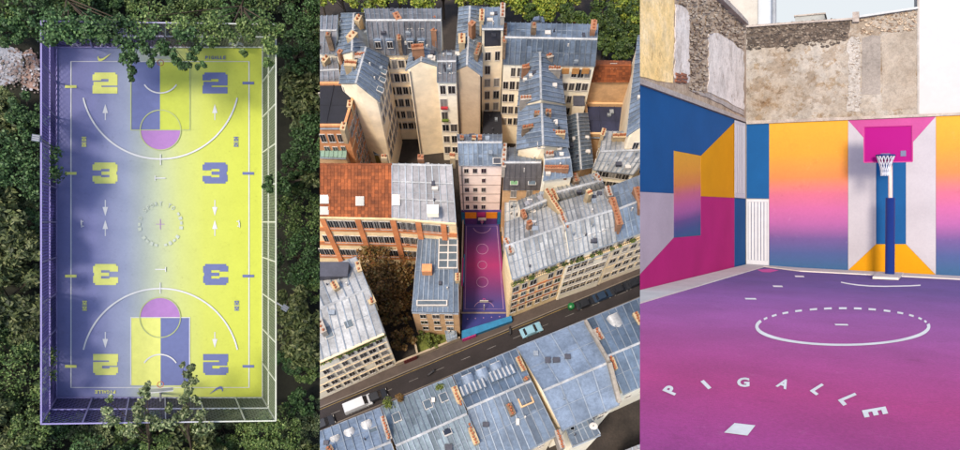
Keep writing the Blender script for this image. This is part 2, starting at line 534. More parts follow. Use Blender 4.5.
def floodlight(x0, y0, x1, y1, label):
    b = g1(x0, y0)
    t = thing('floodlight', label, 'floodlight', b)
    tp = b + N1 * 15.4
    d = hit(x1, y1, N1, tp) - tp
    mb = MB(); mb.tube([b, tp, tp + d * .85], .12, 6); mb.build('pole', grey_st, t)
    c = tp + d; e = d.normalized(); sd = e.cross(N1)
    mb = MB(); mb.box(c, e * .45, sd * .42, N1 * .14); hd = mb.build('lamp_head', P('lamp_grey', s(120, 130, 145), .4), t)
    mb = MB()
    for k in (-1, 0, 1): mb.box(c + sd * k * .26 + N1 * .16, e * .36, sd * .05, N1 * .04)
    mb.build('cooling_fin', grey_st, t)
floodlight(56.5, 150, 36, 138, 'square grey floodlight on an arm outside the lilac side of the fence')
floodlight(262.5, 293, 285, 308, 'square grey floodlight on an arm outside the pale green side of the fence')
sheet = P('white_sheet', s(225, 228, 238), .7, var=.08)
for k, (x, y, w) in enumerate(((76, 45, 10), (118, 44.6, 13), (207, 44, 11), (236, 44.5, 15), (102, 45, 8))):
    n = 9; vs, fs = [], []
    for j in range(4):
        for i in range(n):
            vs.append(g1(x + w * (i / (n - 1) - .5) + rnd.uniform(-.3, .3), y - 1.6 + j * .95 + .7 * math.sin(i * 1.3 + k) * (1 if j in (0, 3) else .4), .3 + rnd.uniform(0, .7)))
    for j in range(3):
        for i in range(n - 1):
            fs.append((j * n + i, (j + 1) * n + i, (j + 1) * n + i + 1, j * n + i + 1))
    tag(mk('crumpled_sheet', vs, fs, sheet), 'crumpled white sheet on the ground along the swoosh end of the fence', 'sheet', 'white sheets along the fence')

# the wood
K[0] = .74
L_A = LEAF('leaf_dark', [s(36, 58, 30), s(50, 78, 40), s(66, 98, 52), s(102, 130, 80)])
L_B = LEAF('leaf_mid', [s(50, 72, 34), s(72, 98, 46), s(96, 120, 60), s(134, 150, 90)])
L_C = LEAF('leaf_bamboo', [s(48, 60, 34), s(70, 84, 46), s(98, 108, 62), s(132, 136, 92)])
L_D = LEAF('leaf_pale', [s(66, 84, 52), s(92, 110, 70), s(126, 140, 96), s(168, 174, 130)])
def blob(px, py, h, rpx, n):
    """Clumps of a rounded crown whose centre is seen at px, py at height h."""
    c = g1(px, py, h); r = rpx / 6.3; out = []
    for k in range(n):
        a = rnd.uniform(0, math.tau); q = math.sqrt(rnd.uniform(0, 1)) * r
        z = math.sqrt(max(0, 1 - (q / r) ** 2)) * r * .6 * rnd.uniform(.2, 1.0)
        out.append((c + X1 * math.cos(a) * q + Y1 * math.sin(a) * q + N1 * z, r * rnd.uniform(.2, .36)))
    return c - N1 * h, out
spots = []
def free(x, y, r):
    if 44 - r * .95 < x < 277 + r * .75 and 27 - r * .5 < y < 419 + r * .5: return False
    if x < 42 + r * .3 and 44 - r * .8 < y < 92 + r * .8: return False
    return all((x - a) ** 2 + (y - b) ** 2 > (.62 * (r + q)) ** 2 for a, b, q in spots)
for k in range(5200):
    x, y = rnd.uniform(-25, 318), rnd.uniform(-25, 475)
    r = rnd.choice((12, 15, 18, 22, 27)) if k > 300 else rnd.uniform(24, 34)
    if free(x, y, r): spots.append((x, y, r))
kinds = {
    'broadleaf_tree': ('dark green broadleaf tree with rounded crown in the wood round the court', L_A, .30, .62, 'tree', 'broadleaf trees round the court'),
    'light_green_tree': ('mid green light-leaved tree in the wood round the court', L_B, .27, .62, 'tree', 'lighter trees round the court'),
    'bamboo_clump': ('feathery olive bamboo clump in the wood round the court', L_C, .36, 1.25, 'bamboo', 'bamboo clumps round the court'),
    'pale_shrub': ('pale grey-green low shrub in the wood round the court', L_D, .23, .6, 'shrub', 'pale shrubs round the court'),
}
for i, (x, y, r) in enumerate(spots):
    if x < 60 and 90 < y < 330: kd = 'bamboo_clump' if rnd.random() < .55 else 'broadleaf_tree'
    elif y > 395: kd = rnd.choice(('bamboo_clump', 'light_green_tree', 'pale_shrub', 'broadleaf_tree'))
    elif x > 270: kd = rnd.choice(('broadleaf_tree', 'broadleaf_tree', 'light_green_tree', 'bamboo_clump'))
    else: kd = rnd.choice(('broadleaf_tree', 'broadleaf_tree', 'light_green_tree'))
    if r < 14 and rnd.random() < .4: kd = 'pale_shrub'
    lb, lm, sz, el, ct, gr = kinds[kd]
    side = 'beyond the swoosh end of the fence' if y < 40 else 'beyond the yellow and blue key' if y > 405 else 'outside the lilac side of the fence' if x < 160 else 'outside the pale green side of the fence'
    lb = lb.replace('in the wood round the court', side); gr = gr.replace('round the court', side)
    h = {'pale_shrub': 1.0}.get(kd, rnd.uniform(2.5, 8.0)) * (1 if x < 285 else .7)
    foot, cl = blob(x, y, h, r, int(8 + r * 1.1))
    tree(kd, lb, foot, N1, h, cl, int(96 if r > 20 else 78), sz, el, lm, gr, ct, maxpx=322.5)
# trees that lean over the fence
def overhang(name, label, fx, fy, path, lm, sz, per, h0=16.5):
    foot = g1(fx, fy); cl = []
    for (x, y, rp) in path:
        for k in range(3):
            cl.append((g1(x + rnd.uniform(-rp, rp) * .6, y + rnd.uniform(-rp, rp) * .6, h0 + rnd.uniform(-.8, .8)), rp / 6.3 * rnd.uniform(.45, .75)))
    tree(name, label, foot, N1, h0 - 1.5, cl, per, sz, .7, lm, None, maxpx=322.5)
overhang('leaning_tree', 'dark leafy tree reaching long branches over the key beside the overhung hoop', 150, 30, [(140, 40, 10), (128, 47, 9), (124, 58, 7), (133, 55, 7), (131, 71, 5), (132, 78, 3), (147, 50, 8), (150, 62, 5), (160, 45, 8), (168, 52, 8), (176, 60, 6), (181, 67, 5), (187, 66, 4), (192, 58, 5), (196, 50, 7), (203, 64, 3), (199, 66, 3), (120, 36, 8), (156, 34, 9), (176, 36, 9), (190, 34, 9)], L_A, .30, 70)
overhang('leaning_tree', 'dark leafy tree whose crown hides the fence rail beside the yellow swoosh', 75, 18, [(45, 30, 14), (62, 33, 12), (80, 32, 12), (98, 30, 13), (56, 22, 16), (88, 20, 16), (115, 28, 12), (50, 36, 9), (70, 29, 10), (92, 27, 10), (108, 34, 8), (125, 26, 10)], L_A, .30, 100, 15.6)
overhang('leaning_tree', 'dark leafy tree whose crown hides the fence rail near the small blue lettering', 235, 22, [(200, 30, 12), (215, 38, 9), (228, 33, 10), (245, 30, 12), (262, 36, 11), (272, 48, 8), (268, 62, 5), (243, 52, 4), (222, 22, 16), (255, 20, 16), (180, 24, 14), (140, 24, 14), (210, 26, 10), (238, 27, 9), (250, 37, 6), (268, 28, 10), (278, 30, 9)], L_B, .28, 96, 15.6)
overhang('leaning_tree', 'green sapling growing up in front of the yellow and blue key', 150, 425, [(148, 386, 4), (141, 390, 5), (147, 396, 5), (140, 402, 5), (137, 410, 6), (146, 415, 8), (136, 422, 8), (152, 426, 10), (130, 432, 10), (108, 412, 6), (110, 398, 4), (112, 424, 8)], L_D, .32, 36, 15.5)
overhang('leaning_tree', 'tall green sapling rising beside the blue swoosh over the fence', 188, 428, [(183, 364, 3), (190, 368, 4), (186, 374, 5), (193, 380, 5), (184, 384, 4), (190, 391, 6), (184, 399, 6), (196, 402, 6), (188, 410, 7), (200, 416, 8), (180, 420, 9), (206, 428, 10), (170, 408, 5), (170, 424, 9)], L_D, .32, 36, 15.5)
overhang('leaning_tree', 'small feathery tree poking through the pale green side of the fence', 290, 183, [(268, 182, 6), (276, 178, 7), (272, 190, 6), (284, 184, 9), (264, 186, 3)], L_A, .36, 50, 12)

K[0] = .5
# ================================================================== the city blocks, seen obliquely from the air
CLIP = (C, RT - FW * ((319.9 - CX) / F))
Z = V((0, 0, 1))
ZS = [1.0]        # storey height of the block being built
def g2(px, py, z=0.0):
    if z > 2.9: z = z * ZS[0]
    return hit(px, py, Z, V((0, 0, z)))
asph = P('asphalt', s(62, 54, 54), .9, var=.2, scale=.4, fine=5, bmp=.2)  # darkened all over, the near row's shade on the street put into the colour
yard = P('courtyard_paving', s(78, 68, 60), .95, var=.3, scale=.5, fine=4, bmp=.3)
pave = P('pavement_stone', s(104, 90, 82), .9, var=.15, scale=.8, fine=4)  # kept dark as well, street shade worked into the stone colour
mb = MB(); mb.prism([g2(250, 700), g2(760, 700), g2(820, -260), g2(200, -260)], Z * -1.2)
tag(mb.build('ground', yard), kind='structure')
# street: lines given on the ground, running from lower left to upper right
def st(px, off):                # a point of the street at picture column px, off picture rows below the facades' foot
    return (px, 399 - (px - 320) * (133 / 320) + off)
def band(a, b, z, x0=300, x1=780):
    return [g2(*st(x0, b), z), g2(*st(x1, b), z), g2(*st(x1, a), z), g2(*st(x0, a), z)]
mb = MB(); mb.prism(band(8.2, 31, .004), Z * .01); tag(mb.build('road', asph), kind='structure')
for a, b in ((-2, 8), (31.2, 42)):
    mb = MB(); mb.prism(band(a, b, .003), Z * .1); tag(mb.build('pavement', pave), kind='structure')
kst = P('granite_kerb', s(150, 138, 124), .85, var=.1)
for a, b in ((8.02, 8.9), (30.4, 31.15)):
    mb = MB(); mb.prism(band(a, b, .016), Z * .1); tag(mb.build('kerb', kst), kind='structure')
mb = MB(); mb.face(band(10.2, 10.8, .02)); tag(mb.build('road_marking', P('yellow_road_paint', s(190, 160, 90), .8, var=.3, fine=8)), kind='structure')
for k in range(14):
    x = 305 + k * 26
    mb = MB(); mb.face([g2(*st(x, 20.0), .02), g2(*st(x + 9, 20.0), .02), g2(*st(x + 9, 19.5), .02), g2(*st(x, 19.5), .02)])
    tag(mb.build('lane_marking', P('white_road_paint', s(170, 165, 160), .8, var=.3, fine=8) if k == 0 else bpy.data.materials['white_road_paint']), kind='structure')

def ZINC(name, col, seed):
    m, nt, b = newmat(name)
    c = ramp(nt, noise(nt, .5, 4), [(.25, tuple(x * .62 for x in col[:3]) + (1,)), (.5, col), (.75, tuple(min(x * 1.35, .9) for x in col[:3]) + (1,))])
    c = mixc(nt, c, ramp(nt, noise(nt, 3.2, 5, .75), [(.3, grey(.62)), (.62, grey(1))]), 1.0, 'MULTIPLY')
    gi = nt.nodes.new('ShaderNodeNewGeometry')
    c = mixc(nt, c, ramp(nt, gi.outputs['Random Per Island'], [(0, grey(.52)), (.35, grey(.8)), (.8, grey(.95)), (1, grey(1))]), 1.0, 'MULTIPLY')
    nt.links.new(c, b.inputs['Base Color'])
    b.inputs['Roughness'].default_value = .48
    b.inputs['Metallic'].default_value = .12
    bump(nt, b, noise(nt, 4, 4), .25, .05)
    return m
K[0] = .62
zinc = ZINC('zinc_blue', s(142, 158, 178), 0)
zinc_l = ZINC('zinc_pale', s(212, 210, 206, 1.0), 1)  # extra pale: glare on the right-hand roofs is put into the colour
zinc_d = ZINC('zinc_dark', s(114, 132, 152), 2)
zinc_g = ZINC('zinc_grey', s(160, 158, 162), 3)
seamm = P('zinc_seam', s(190, 200, 210), .5, .2, var=.2, island=.45)
K[0] = .5
slate = P('slate', s(92, 92, 104), .6, var=.25, scale=.8, fine=6)
black = P('bitumen', s(44, 44, 54), .85, var=.25, scale=.4, fine=4)
K[0] = 1.15
cream = P('cream_render', s(236, 212, 180), .9, var=.13, scale=.35, fine=1.2)
white_r = P('white_render_city', s(238, 220, 196), .9, var=.10, scale=.35, fine=2.5)
pinkw = P('pinkish_render', s(232, 212, 200), .9, var=.10, scale=.35, fine=2.5)
tan = P('tan_render', s(196, 158, 116), .9, var=.18, scale=.5, fine=3)
brick = P('city_brick', s(196, 134, 88), .9, var=.2, scale=.6, fine=5)
brickb = P('brick_band_orange', s(206, 128, 78), .9, var=.2, scale=.6, fine=5)
stonef = P('stone_facade', s(234, 202, 154), .9, var=.15, scale=.5, fine=4)
K[0] = .6
tilem = P('roof_tile', s(198, 108, 56), .9, var=.25, scale=.6, fine=5, island=.5)
tileb = P('tile_bed', s(150, 84, 50), .95, var=.2)
K[0] = 1.1
PATCH1, PATCH2, PATCH3 = P('patch_warm', s(224, 196, 154), .9, var=.15, fine=3), P('patch_grey', s(208, 192, 168), .9, var=.15, fine=3), P('patch_pale', s(236, 216, 184), .9, var=.12, fine=3)
K[0] = .6
potm = P('terracotta_pot', s(186, 108, 68), .85, var=.15)
stackm = P('chimney_render', s(222, 194, 150), .9, var=.18, scale=1.2, fine=5)
K[0] = .8
STACKS = [stackm, stackm, P('stack_brick', s(168, 120, 88), .9, var=.2, fine=5), P('stack_grey', s(178, 166, 152), .9, var=.2, fine=5), P('stack_sooty', s(150, 124, 98), .9, var=.3, scale=2, fine=6)]
glass = P('dark_window_glass', s(46, 48, 54), .15, var=.2, spec=.6)
framew = P('window_frame_white', s(196, 188, 178), .6, var=.06)
railm = P('balcony_iron', s(42, 40, 42), .6)
skyl = P('skylight_glass', s(120, 134, 142, .6), .3, var=.2, spec=.4)
K[0] = .6
L_P = LEAF('leaf_planter', [s(70, 92, 30), s(110, 130, 46), s(150, 160, 70)])

def unit_window(pane, name='window'):
    mb = MB(); X, Y = V((1, 0, 0)), V((0, 1, 0))
    # x across, z up, +y out of the wall; unit window: 1 wide, 1 tall
    mb.box(V((0, .02, 0)), X * .47, Y * .03, Z * .48, 1)
    for sx in (-1, 1): mb.box(V((sx * .48, .05, 0)), X * .03, Y * .04, Z * .5, 0)
    mb.box(V((0, .03, .5)), X * .52, Y * .05, Z * .03, 0)
    mb.box(V((0, .05, -.52)), X * .56, Y * .07, Z * .03, 0)
    mb.box(V((0, .05, 0)), X * .025, Y * .04, Z * .47, 0)
    me = bpy.data.meshes.new(name)
    me.from_pydata([tuple(v) for v in mb.v], [], mb.f)
    me.materials.append(framew); me.materials.append(pane)
    me.polygons.foreach_set('material_index', mb.m); me.update()
    return me
WIN = unit_window(glass)
WIN2 = unit_window(P('window_blind', s(176, 170, 162), .7))
WIN3 = unit_window(P('window_curtain', s(98, 92, 90), .6))
def anywin(): return rnd.choice((WIN, WIN, WIN, WIN, WIN3, WIN3, WIN2))
def wall_frame(A, B):
    d = (B - A); d.z = 0; L = d.length; d.normalize()
    return d, V((d.y, -d.x, 0)), L
def windows(b, A, B, rows, cols, top=.9, dz=1.85, w=.62, h=1.15, t0=.08, t1=.92, skip=()):
    d, n, L = wall_frame(A, B)
    top, dz, h = top * ZS[0], dz * ZS[0], h * ZS[0]
    for r in range(rows):
        for c in range(cols):
            if (r, c) in skip or rnd.random() < .05: continue
            jw, jh = rnd.choice((1, 1, .85, 1.12)), rnd.choice((1, 1, .9))
            t = t0 + (t1 - t0) * ((c + .5) / cols)
            p = A + d * (L * t) - Z * (top + h / 2 + r * dz)
            if p.z < .5: continue
            M = Matrix.Translation(p) @ Matrix((( d.x, n.x, 0, 0), (d.y, n.y, 0, 0), (0, 0, 1, 0), (0, 0, 0, 1))) @ Matrix.Diagonal((w * jw, .8, h * jh, 1))
            inst('window', anywin(), M, b)
def cornice(b, A, B, z, m, dep=.22, hh=.16, name='cornice'):
    z = z * ZS[0]
    d, n, L = wall_frame(A, B)
    a = V((A.x, A.y, z)); e = V((B.x, B.y, z))
    mb = MB(); mb.prism([a + n * .01, a + n * dep, e + n * dep, e + n * .01], Z * hh); mb.build(name, m, b)
def seams(b, q, step, m, parent=None, w=.09, h=.13):
    """Standing seams from the lower edge q0-q1 to the upper edge q3-q2."""
    n = max(2, int((q[1] - q[0]).length / step)); up = (q[1] - q[0]).cross(q[3] - q[0]).normalized()
    if up.z < 0: up = -up
    mb, ms = MB(), MB()
    for i in range(n + 1):
        t = (i + .0) / n
        mb.bar(q[0].lerp(q[1], t) + up * h / 2, q[3].lerp(q[2], t) + up * h / 2, w, h, up)
        if i < n:
            t1 = (i + 1.0) / n; cuts = sorted([0, 1] + [rnd.uniform(.2, .8) for _ in range(rnd.choice((0, 1, 1, 2)))])
            for c0, c1 in zip(cuts, cuts[1:]):
                P_ = lambda u, v: q[0].lerp(q[1], u).lerp(q[3].lerp(q[2], u), v) + up * (.02 + .012 * (1 - v))
                ms.face([P_(t, c0), P_(t1, c0), P_(t1, c1), P_(t, c1)])
    mid = .5
    mb.bar(q[0].lerp(q[3], mid) + up * .03, q[1].lerp(q[2], mid) + up * .03, .05, .05, up)
    ms.build('roof_sheet', m, parent or b, kind='stuff')
    mb.build('roof_seam', seamm if 'zinc' in m.name else m, parent or b, kind='stuff')
    # gutter along the eave, and vents standing on the slope
    sd = (q[0] + q[1] - q[2] - q[3]).normalized() * .1
    gm = MB(); gm.tube([q[0] + sd - up * .08, q[1] + sd - up * .08], .09, 6); gm.build('gutter', seamm, parent or b)
    for _ in range(rnd.choice((1, 2, 3, 4))):
        c = q[0].lerp(q[1], rnd.uniform(.08, .92)).lerp(q[3].lerp(q[2], rnd.uniform(.1, .9)), rnd.uniform(.15, .85))
        vm = MB()
        if rnd.random() < .5: vm.tube([c, c + Z * rnd.uniform(.4, .8)], [.09, .09], 7)
        else: vm.box(c + Z * .12, V((rnd.uniform(.15, .35), 0, 0)), V((0, rnd.uniform(.15, .3), 0)), Z * .2)
        vm.build('roof_vent', rnd.choice((seamm, slate, framew)), parent or b)
def tiles(b, q, m, parent):
    nr, nc = max(4, int((q[3] - q[0]).length / .36)), max(4, int((q[1] - q[0]).length / .36))
    up = (q[1] - q[0]).cross(q[3] - q[0]).normalized()
    if up.z < 0: up = -up
    mb = MB()
    for r in range(nr):
        for c in range(nc):
            u0, u1, v0, v1 = (c + .04) / nc, (c + .96) / nc, r / nr, (r + 1.12) / nr
            P_ = lambda u, v: q[0].lerp(q[1], u).lerp(q[3].lerp(q[2], u), min(v, 1))
            j = rnd.uniform(0, .025)
            lo = [P_(u0, v0) + up * (.10 + j), P_(u1, v0) + up * (.10 + j), P_(u1, v1) + up * .03, P_(u0, v1) + up * .03]
            bs = [P_(u0, v0), P_(u1, v0)]
            k = len(mb.v); mb.v += lo + bs
            mb.f += [(k, k + 1, k + 2, k + 3), (k + 4, k + 5, k + 1, k)]; mb.m += [0, 0]
    mb.build('roof_tile', m, parent, kind='stuff')
def chimney(b, p0, p1, z, hgt=1.0, wid=.45, pots=None, name='chimney', m=None, down=1.6):
    hgt *= rnd.uniform(.4, .95); wid *= rnd.uniform(.7, 1.05); m = m or rnd.choice(STACKS)
    a, e = g2(*p0, z), g2(*p1, z)
    mb = MB(); mb.bar(a + Z * (hgt - down) / 2, e + Z * (hgt - down) / 2, wid, hgt + down, Z); ch = mb.build(name, m or stackm, b)
    if ch is None: return
    L = (e - a).length; n = pots if pots is not None else max(1, int(L / .42))
    mb = MB()
    d = (e - a).normalized(); sd = V((d.y, -d.x, 0))
    mb2 = MB(); mb2.bar(a + Z * (hgt + .04), e + Z * (hgt + .04), wid + .14, .09, Z); mb2.build('chimney_cap', m, ch)
    for i in range(n):
        p = a.lerp(e, (i + .5) / n) + Z * (hgt + .08) + sd * rnd.uniform(-.05, .05)
        mb.tube([p, p + Z * rnd.uniform(.16, .34)], [.13, .10], 7)
    if n: mb.build('chimney_pot', potm, ch, kind='stuff')
def rooflight(b, px, py, z, w, l, ang, tilt=0., m=None, name='rooflight'):
    c = g2(px, py, z); d = V((math.cos(ang), math.sin(ang), 0)); u = V((-math.sin(ang), math.cos(ang), tilt)).normalized(); n = d.cross(u)
    mb = MB(); mb.box(c + n * .08, d * w / 2, u * l / 2, n * .08, 0); mb.box(c + n * .17, d * (w / 2 - .06), u * (l / 2 - .06), n * .02, 1)
    mb.build(name, [framew, m or skyl], b)
def dormer(b, px, py, z, ang, m, w=.8, h=1.0, dep=1.2, rnd_top=False):
    """px, py: middle of the dormer's face at height z; it looks along ang - 90 degrees."""
    c = g2(px, py, z); d = V((math.cos(ang), math.sin(ang), 0)); n = V((d.y, -d.x, 0))
    mb = MB()
    if rnd_top:
        pr = [c - d * w / 2 - Z * h / 2, c + d * w / 2 - Z * h / 2] + [c + d * w / 2 * math.cos(t) + Z * (h * .1 + h * .45 * math.sin(t)) for t in np.linspace(0, math.pi, 9)]
    else:
        pr = [c - d * w / 2 - Z * h / 2, c + d * w / 2 - Z * h / 2, c + d * w / 2 + Z * h / 2, c + Z * (h / 2 + .15), c - d * w / 2 + Z * h / 2]
    mb.prism(pr, n * -dep)
    o = mb.build('dormer', m, b)
    if o is not None:
        M = Matrix.Translation(c + n * .02 - Z * .02) @ Matrix(((d.x, n.x, 0, 0), (d.y, n.y, 0, 0), (0, 0, 1, 0), (0, 0, 0, 1))) @ Matrix.Diagonal((w * .72, .6, h * .78, 1))
        i = inst('window', WIN, M, b)

def building(name, label, eave, ze, wallm, roofm, ridge=None, zr=None, along='front', seam=.6, tile=False, front_slate=None, floor_lines=0, parapet=.0, z0=0.0, zb=None, core_off=0.0):
    """eave: picture points at eave height (front-left, front-right, back-right, back-left). ridge: two picture points at
    height zr, running along the front edge or (along='depth') from front to back."""
    E = [g2(x, y, ze) for x, y in eave]
    if zb is not None:
        for k in (2, 3): E[k] = g2(*eave[k], zb)
    ctr = sum((V((p.x, p.y, 0)) for p in E), V((0, 0, 0))) / 4
    b = thing(name, label, 'building', V((ctr.x, ctr.y, z0)))
    g = [V((p.x, p.y, z0)) for p in E]
    # the walls
    R = [g2(x, y, zr) for x, y in ridge] if ridge else None
    for i in range(4):
        j = (i + 1) % 4
        poly = [g[i], g[j], E[j], E[i]]
        if R and along == 'front' and i in (1, 3): poly = [g[i], g[j], E[j], R[1] if i == 1 else R[0], E[i]]
        if R and along == 'depth' and i in (0, 2): poly = [g[i], g[j], E[j], R[0] if i == 0 else R[1], E[i]]
        inn = (ctr - (g[i] + g[j]) / 2); inn.z = 0; inn.normalize()
        d = (g[j] - g[i]).normalized(); nn = V((-d.y, d.x, 0))
        mb = MB(); mb.prism(poly, nn * .25); mb.build('wall', wallm, b)
    th = Z * .12
    if R is None:
        mb = MB()
        mb.prism([p - Z * .05 for p in E], Z * .12); rf = mb.build('roof', roofm, b)
        if rf and seam: seams(b, [p + Z * .07 for p in E], seam, roofm, rf)
        if parapet:
            for i in range(4):
                j = (i + 1) % 4; d = (E[j] - E[i]).normalized(); nn = V((-d.y, d.x, 0))
                mb = MB(); mb.prism([E[i] + Z * .08, E[j] + Z * .08, E[j] + nn * .28 + Z * .08, E[i] + nn * .28 + Z * .08], Z * parapet); mb.build('parapet', wallm, b)
        return b, E, R
    if along == 'front':
        q1, q2 = [E[0], E[1], R[1], R[0]], [E[2], E[3], R[0], R[1]]
    else:
        q1, q2 = [E[3], E[0], R[0], R[1]], [E[1], E[2], R[1], R[0]]
    for k, q in enumerate((q1, q2)):
        up = (q[1] - q[0]).cross(q[3] - q[0]).normalized()
        if up.z < 0: up = -up
        ov = ((q[0] + q[1]) - (q[2] + q[3])).normalized() * .18
        qq = [q[0] + ov, q[1] + ov, q[2], q[3]]
        rm = (front_slate or roofm) if k == 0 else roofm
        mb = MB(); mb.prism([p + up * .02 for p in qq], up * .1); rf = mb.build('roof', tileb if tile else rm, b)
        if rf is None: continue
        q_ = [p + up * .12 for p in qq]
        if tile: tiles(b, q_, tilem, rf)
        elif seam: seams(b, q_, seam, rm, rf)
    mb = MB(); mb.tube([R[0] + Z * .12, R[1] + Z * .12], .13, 6); mb.build('ridge_cap', tilem if tile else zinc_l, b)
    return b, E, R
def dress(b, A, B, wallm_, n=4):
    """Drainpipe, flue scars and patched render on a blank wall."""
    d, nn, L = wall_frame(A, B); H = A.z
    t_ = rnd.choice((.06, .93)); p = A + d * L * t_
    mb = MB(); mb.tube([V((p.x, p.y, .1)) + nn * .08, V((p.x, p.y, H - .2)) + nn * .08], .07, 6); mb.build('drainpipe', zinc_g, b)
    for _ in range(n):
        x0 = rnd.uniform(.08, .7) * L; w = rnd.uniform(.12, .35) * L; z0 = rnd.uniform(.25, .8) * H; hh = rnd.uniform(.08, .25) * H
        o = A + d * x0; o.z = z0
        pl = [o + d * (w * rnd.uniform(-.08, .08)), o + d * (w * .5) - Z * hh * .1, o + d * w, o + d * w * 1.04 + Z * hh * .5, o + d * w * .95 + Z * hh, o + d * w * .4 + Z * hh * 1.1, o + Z * hh * .9]
        mb = MB(); mb.prism([q + nn * .015 for q in pl], nn * .02); mb.build('render_patch', rnd.choice((PATCH1, PATCH2, PATCH3)), b)
def bands(b, A, B, zs, m, dep=.045, hh=.10):
    for z in zs: cornice(b, A, B, z, m, dep, hh, 'string_course')
def balcony(b, A, B, z, plants=0, t0=0., t1=1., px=None):
    z = z * ZS[0]
    d, n, L = wall_frame(A, B)
    a = V((A.x, A.y, z)) + d * L * t0; e = V((A.x, A.y, z)) + d * L * t1
    mb = MB(); mb.prism([a + n * .02, a + n * .3, e + n * .3, e + n * .02], Z * .1); bl = mb.build('balcony', stonef, b)
    if bl is None: return
    mb = MB(); mb.bar(a + n * .28 + Z * .62, e + n * .28 + Z * .62, .05, .05, Z)
    k = int((e - a).length / .22)
    for i in range(k + 1):
        p = a.lerp(e, i / k) + n * .28; mb.bar(p + Z * .1, p + Z * .6, .03, .03, n)
    mb.build('railing', railm, bl)
    if plants:
        cl = []
        for i in range(plants):
            t = rnd.random()
            cl.append((a.lerp(e, t) + n * .2 + Z * rnd.uniform(.2, .4), rnd.uniform(.16, .32)))
        v, f = crown(cl, 60, .12, .6, Z, minpx=320)
        o = mk_np('balcony_plant', v, f, L_P, b)
        if o: o['kind'] = 'stuff'

# ---- the blocks behind
ZS[0] = 1.36
b, E, R = building('apartment_building', 'pale building with grey roof at the avenue corner beside the sloping zinc wing', [(290, 52), (335, 51), (338, 17), (290, 19)], 12.5, white_r, zinc_g, [(290, 32), (337, 31)], 14.2)
windows(b, E[0], E[1], 3, 5)
chimney(b, (327, 40), (332, 40), 14, 1.2)
b, E, R = building('apartment_building', 'white low building squeezed between the black flat roof and the zinc wing', [(290, 88), (340, 84), (337, 58), (290, 62)], 11.5, white_r, zinc_g, [(290, 73), (339, 70)], 12.6)
windows(b, E[0], E[1], 3, 6)
chimney(b, (324, 66), (329, 60), 12.4, 1.0)
b, E, R = building('zinc_roof_wing', 'steep zinc roofed wing with cream chimney stacks beside the courtyard', [(337, 56), (374, 52), (364, 14), (343, 14)], 13, cream, zinc, [(352, 52), (354, 14)], 15.5, 'depth', .6)
chimney(b, (350, 44), (356, 37), 15, 1.6, .9); chimney(b, (358, 28), (361, 22), 15, 1.6, .7)
b, E, R = building('zinc_roof_wing', 'rounded zinc roofed courtyard wing with a windowed side facing the courtyard', [(341, 84), (377, 101), (387, 58), (346, 46)], 13, cream, zinc, [(356, 84), (366, 48)], 15.2, 'depth', .55)
windows(b, E[1], E[2], 5, 5, t0=.05, t1=.95)
windows(b, E[0], E[1], 5, 2, t0=.45, t1=.95)
dress(b, E[0], E[1], cream, 0)
bands(b, E[1], E[2], [3.4, 5.3, 7.2, 9.1, 11.0], stonef)
chimney(b, (347, 72), (359, 73), 14, 1.9, .9, 6); chimney(b, (356, 59), (366, 59), 14.6, 1.6, .8, 5); chimney(b, (340, 60), (343, 56), 13.5, 1.4)
for px, py in ((383, 72), (382, 80), (380, 90)): rooflight(b, px, py, 13.3, .6, .8, 1.3, .4)
b, E, R = building('mansard_building', 'courtyard building with black mansard strip and zinc upper roof with twin dormers', [(370, 53), (441, 52), (441, 10), (364, 10)], 13.2, cream, zinc_g, [(366, 21), (441, 21)], 16.6, seam=.55)
q = [E[0], E[1], R[1], R[0]]
lo = [q[0] + Z * .25, q[1] + Z * .25, q[1].lerp(q[2], .42) + Z * .42, q[0].lerp(q[3], .42) + Z * .42]
mb = MB(); mb.prism(lo, Z * .1); mb.build('slate_band', P('black_slate', s(48, 48, 54), .6, var=.2), b)
for px in (378, 390, 410.5, 421.5): dormer(b, px, 44.5, 14.4, 0, zinc, .85, 1.3, 1.0)
for px in (410, 421.5): dormer(b, px, 31, 15.6, 0, zinc_l, .8, 1.2, 1.0)
windows(b, E[0], E[1], 6, 9, t0=.08, t1=.95)
bands(b, E[0], E[1], [2.9, 4.8, 6.7, 8.6, 10.5, 12.4], stonef)
chimney(b, (396, 19), (400, 26), 16, 1.6, .6); chimney(b, (434, 38), (436, 24), 15, 1.6, .7, 6); chimney(b, (399, 36), (400, 46), 14.6, 1.3, .5)
b, E, R = building('gable_building', 'cream building with a tall blank gable wall and curved zinc roof', [(408, 70), (437, 67), (436, 46), (413, 48)], 13.3, cream, zinc, [(421, 62), (424, 44)], 14.1, 'depth', .5)
dress(b, E[0], E[1], cream, 0)
chimney(b, (412, 52), (424, 51), 14.6, 1.3, .8, 6)
b, E, R = building('infill_building', 'narrow cream infill with red and green window boxes between two blank gables', [(437.2, 80), (456, 80), (456, 52), (437.2, 52)], 12.7, white_r, zinc_g, [(437.2, 62), (456, 62)], 14.6, seam=.5)
windows(b, E[0], E[1], 6, 2, top=.7, dz=1.9, w=.75, h=1.2, t0=.02, t1=.98)
for r, m in ((1, P('red_planter', s(206, 50, 60), .7)), (2, L_P)):
    d, n, L = wall_frame(E[0], E[1]); p = E[0] + d * L * .27 - Z * (.7 + 1.15 + r * 1.9) * ZS[0] + n * .2
    mb = MB(); mb.box(p, d * .42, n * .14, Z * .14); mb.build('window_box', m, b)
for px in (440.5, 451): rooflight(b, px, 71, 13.6, .4, .6, 0, .6, glass)
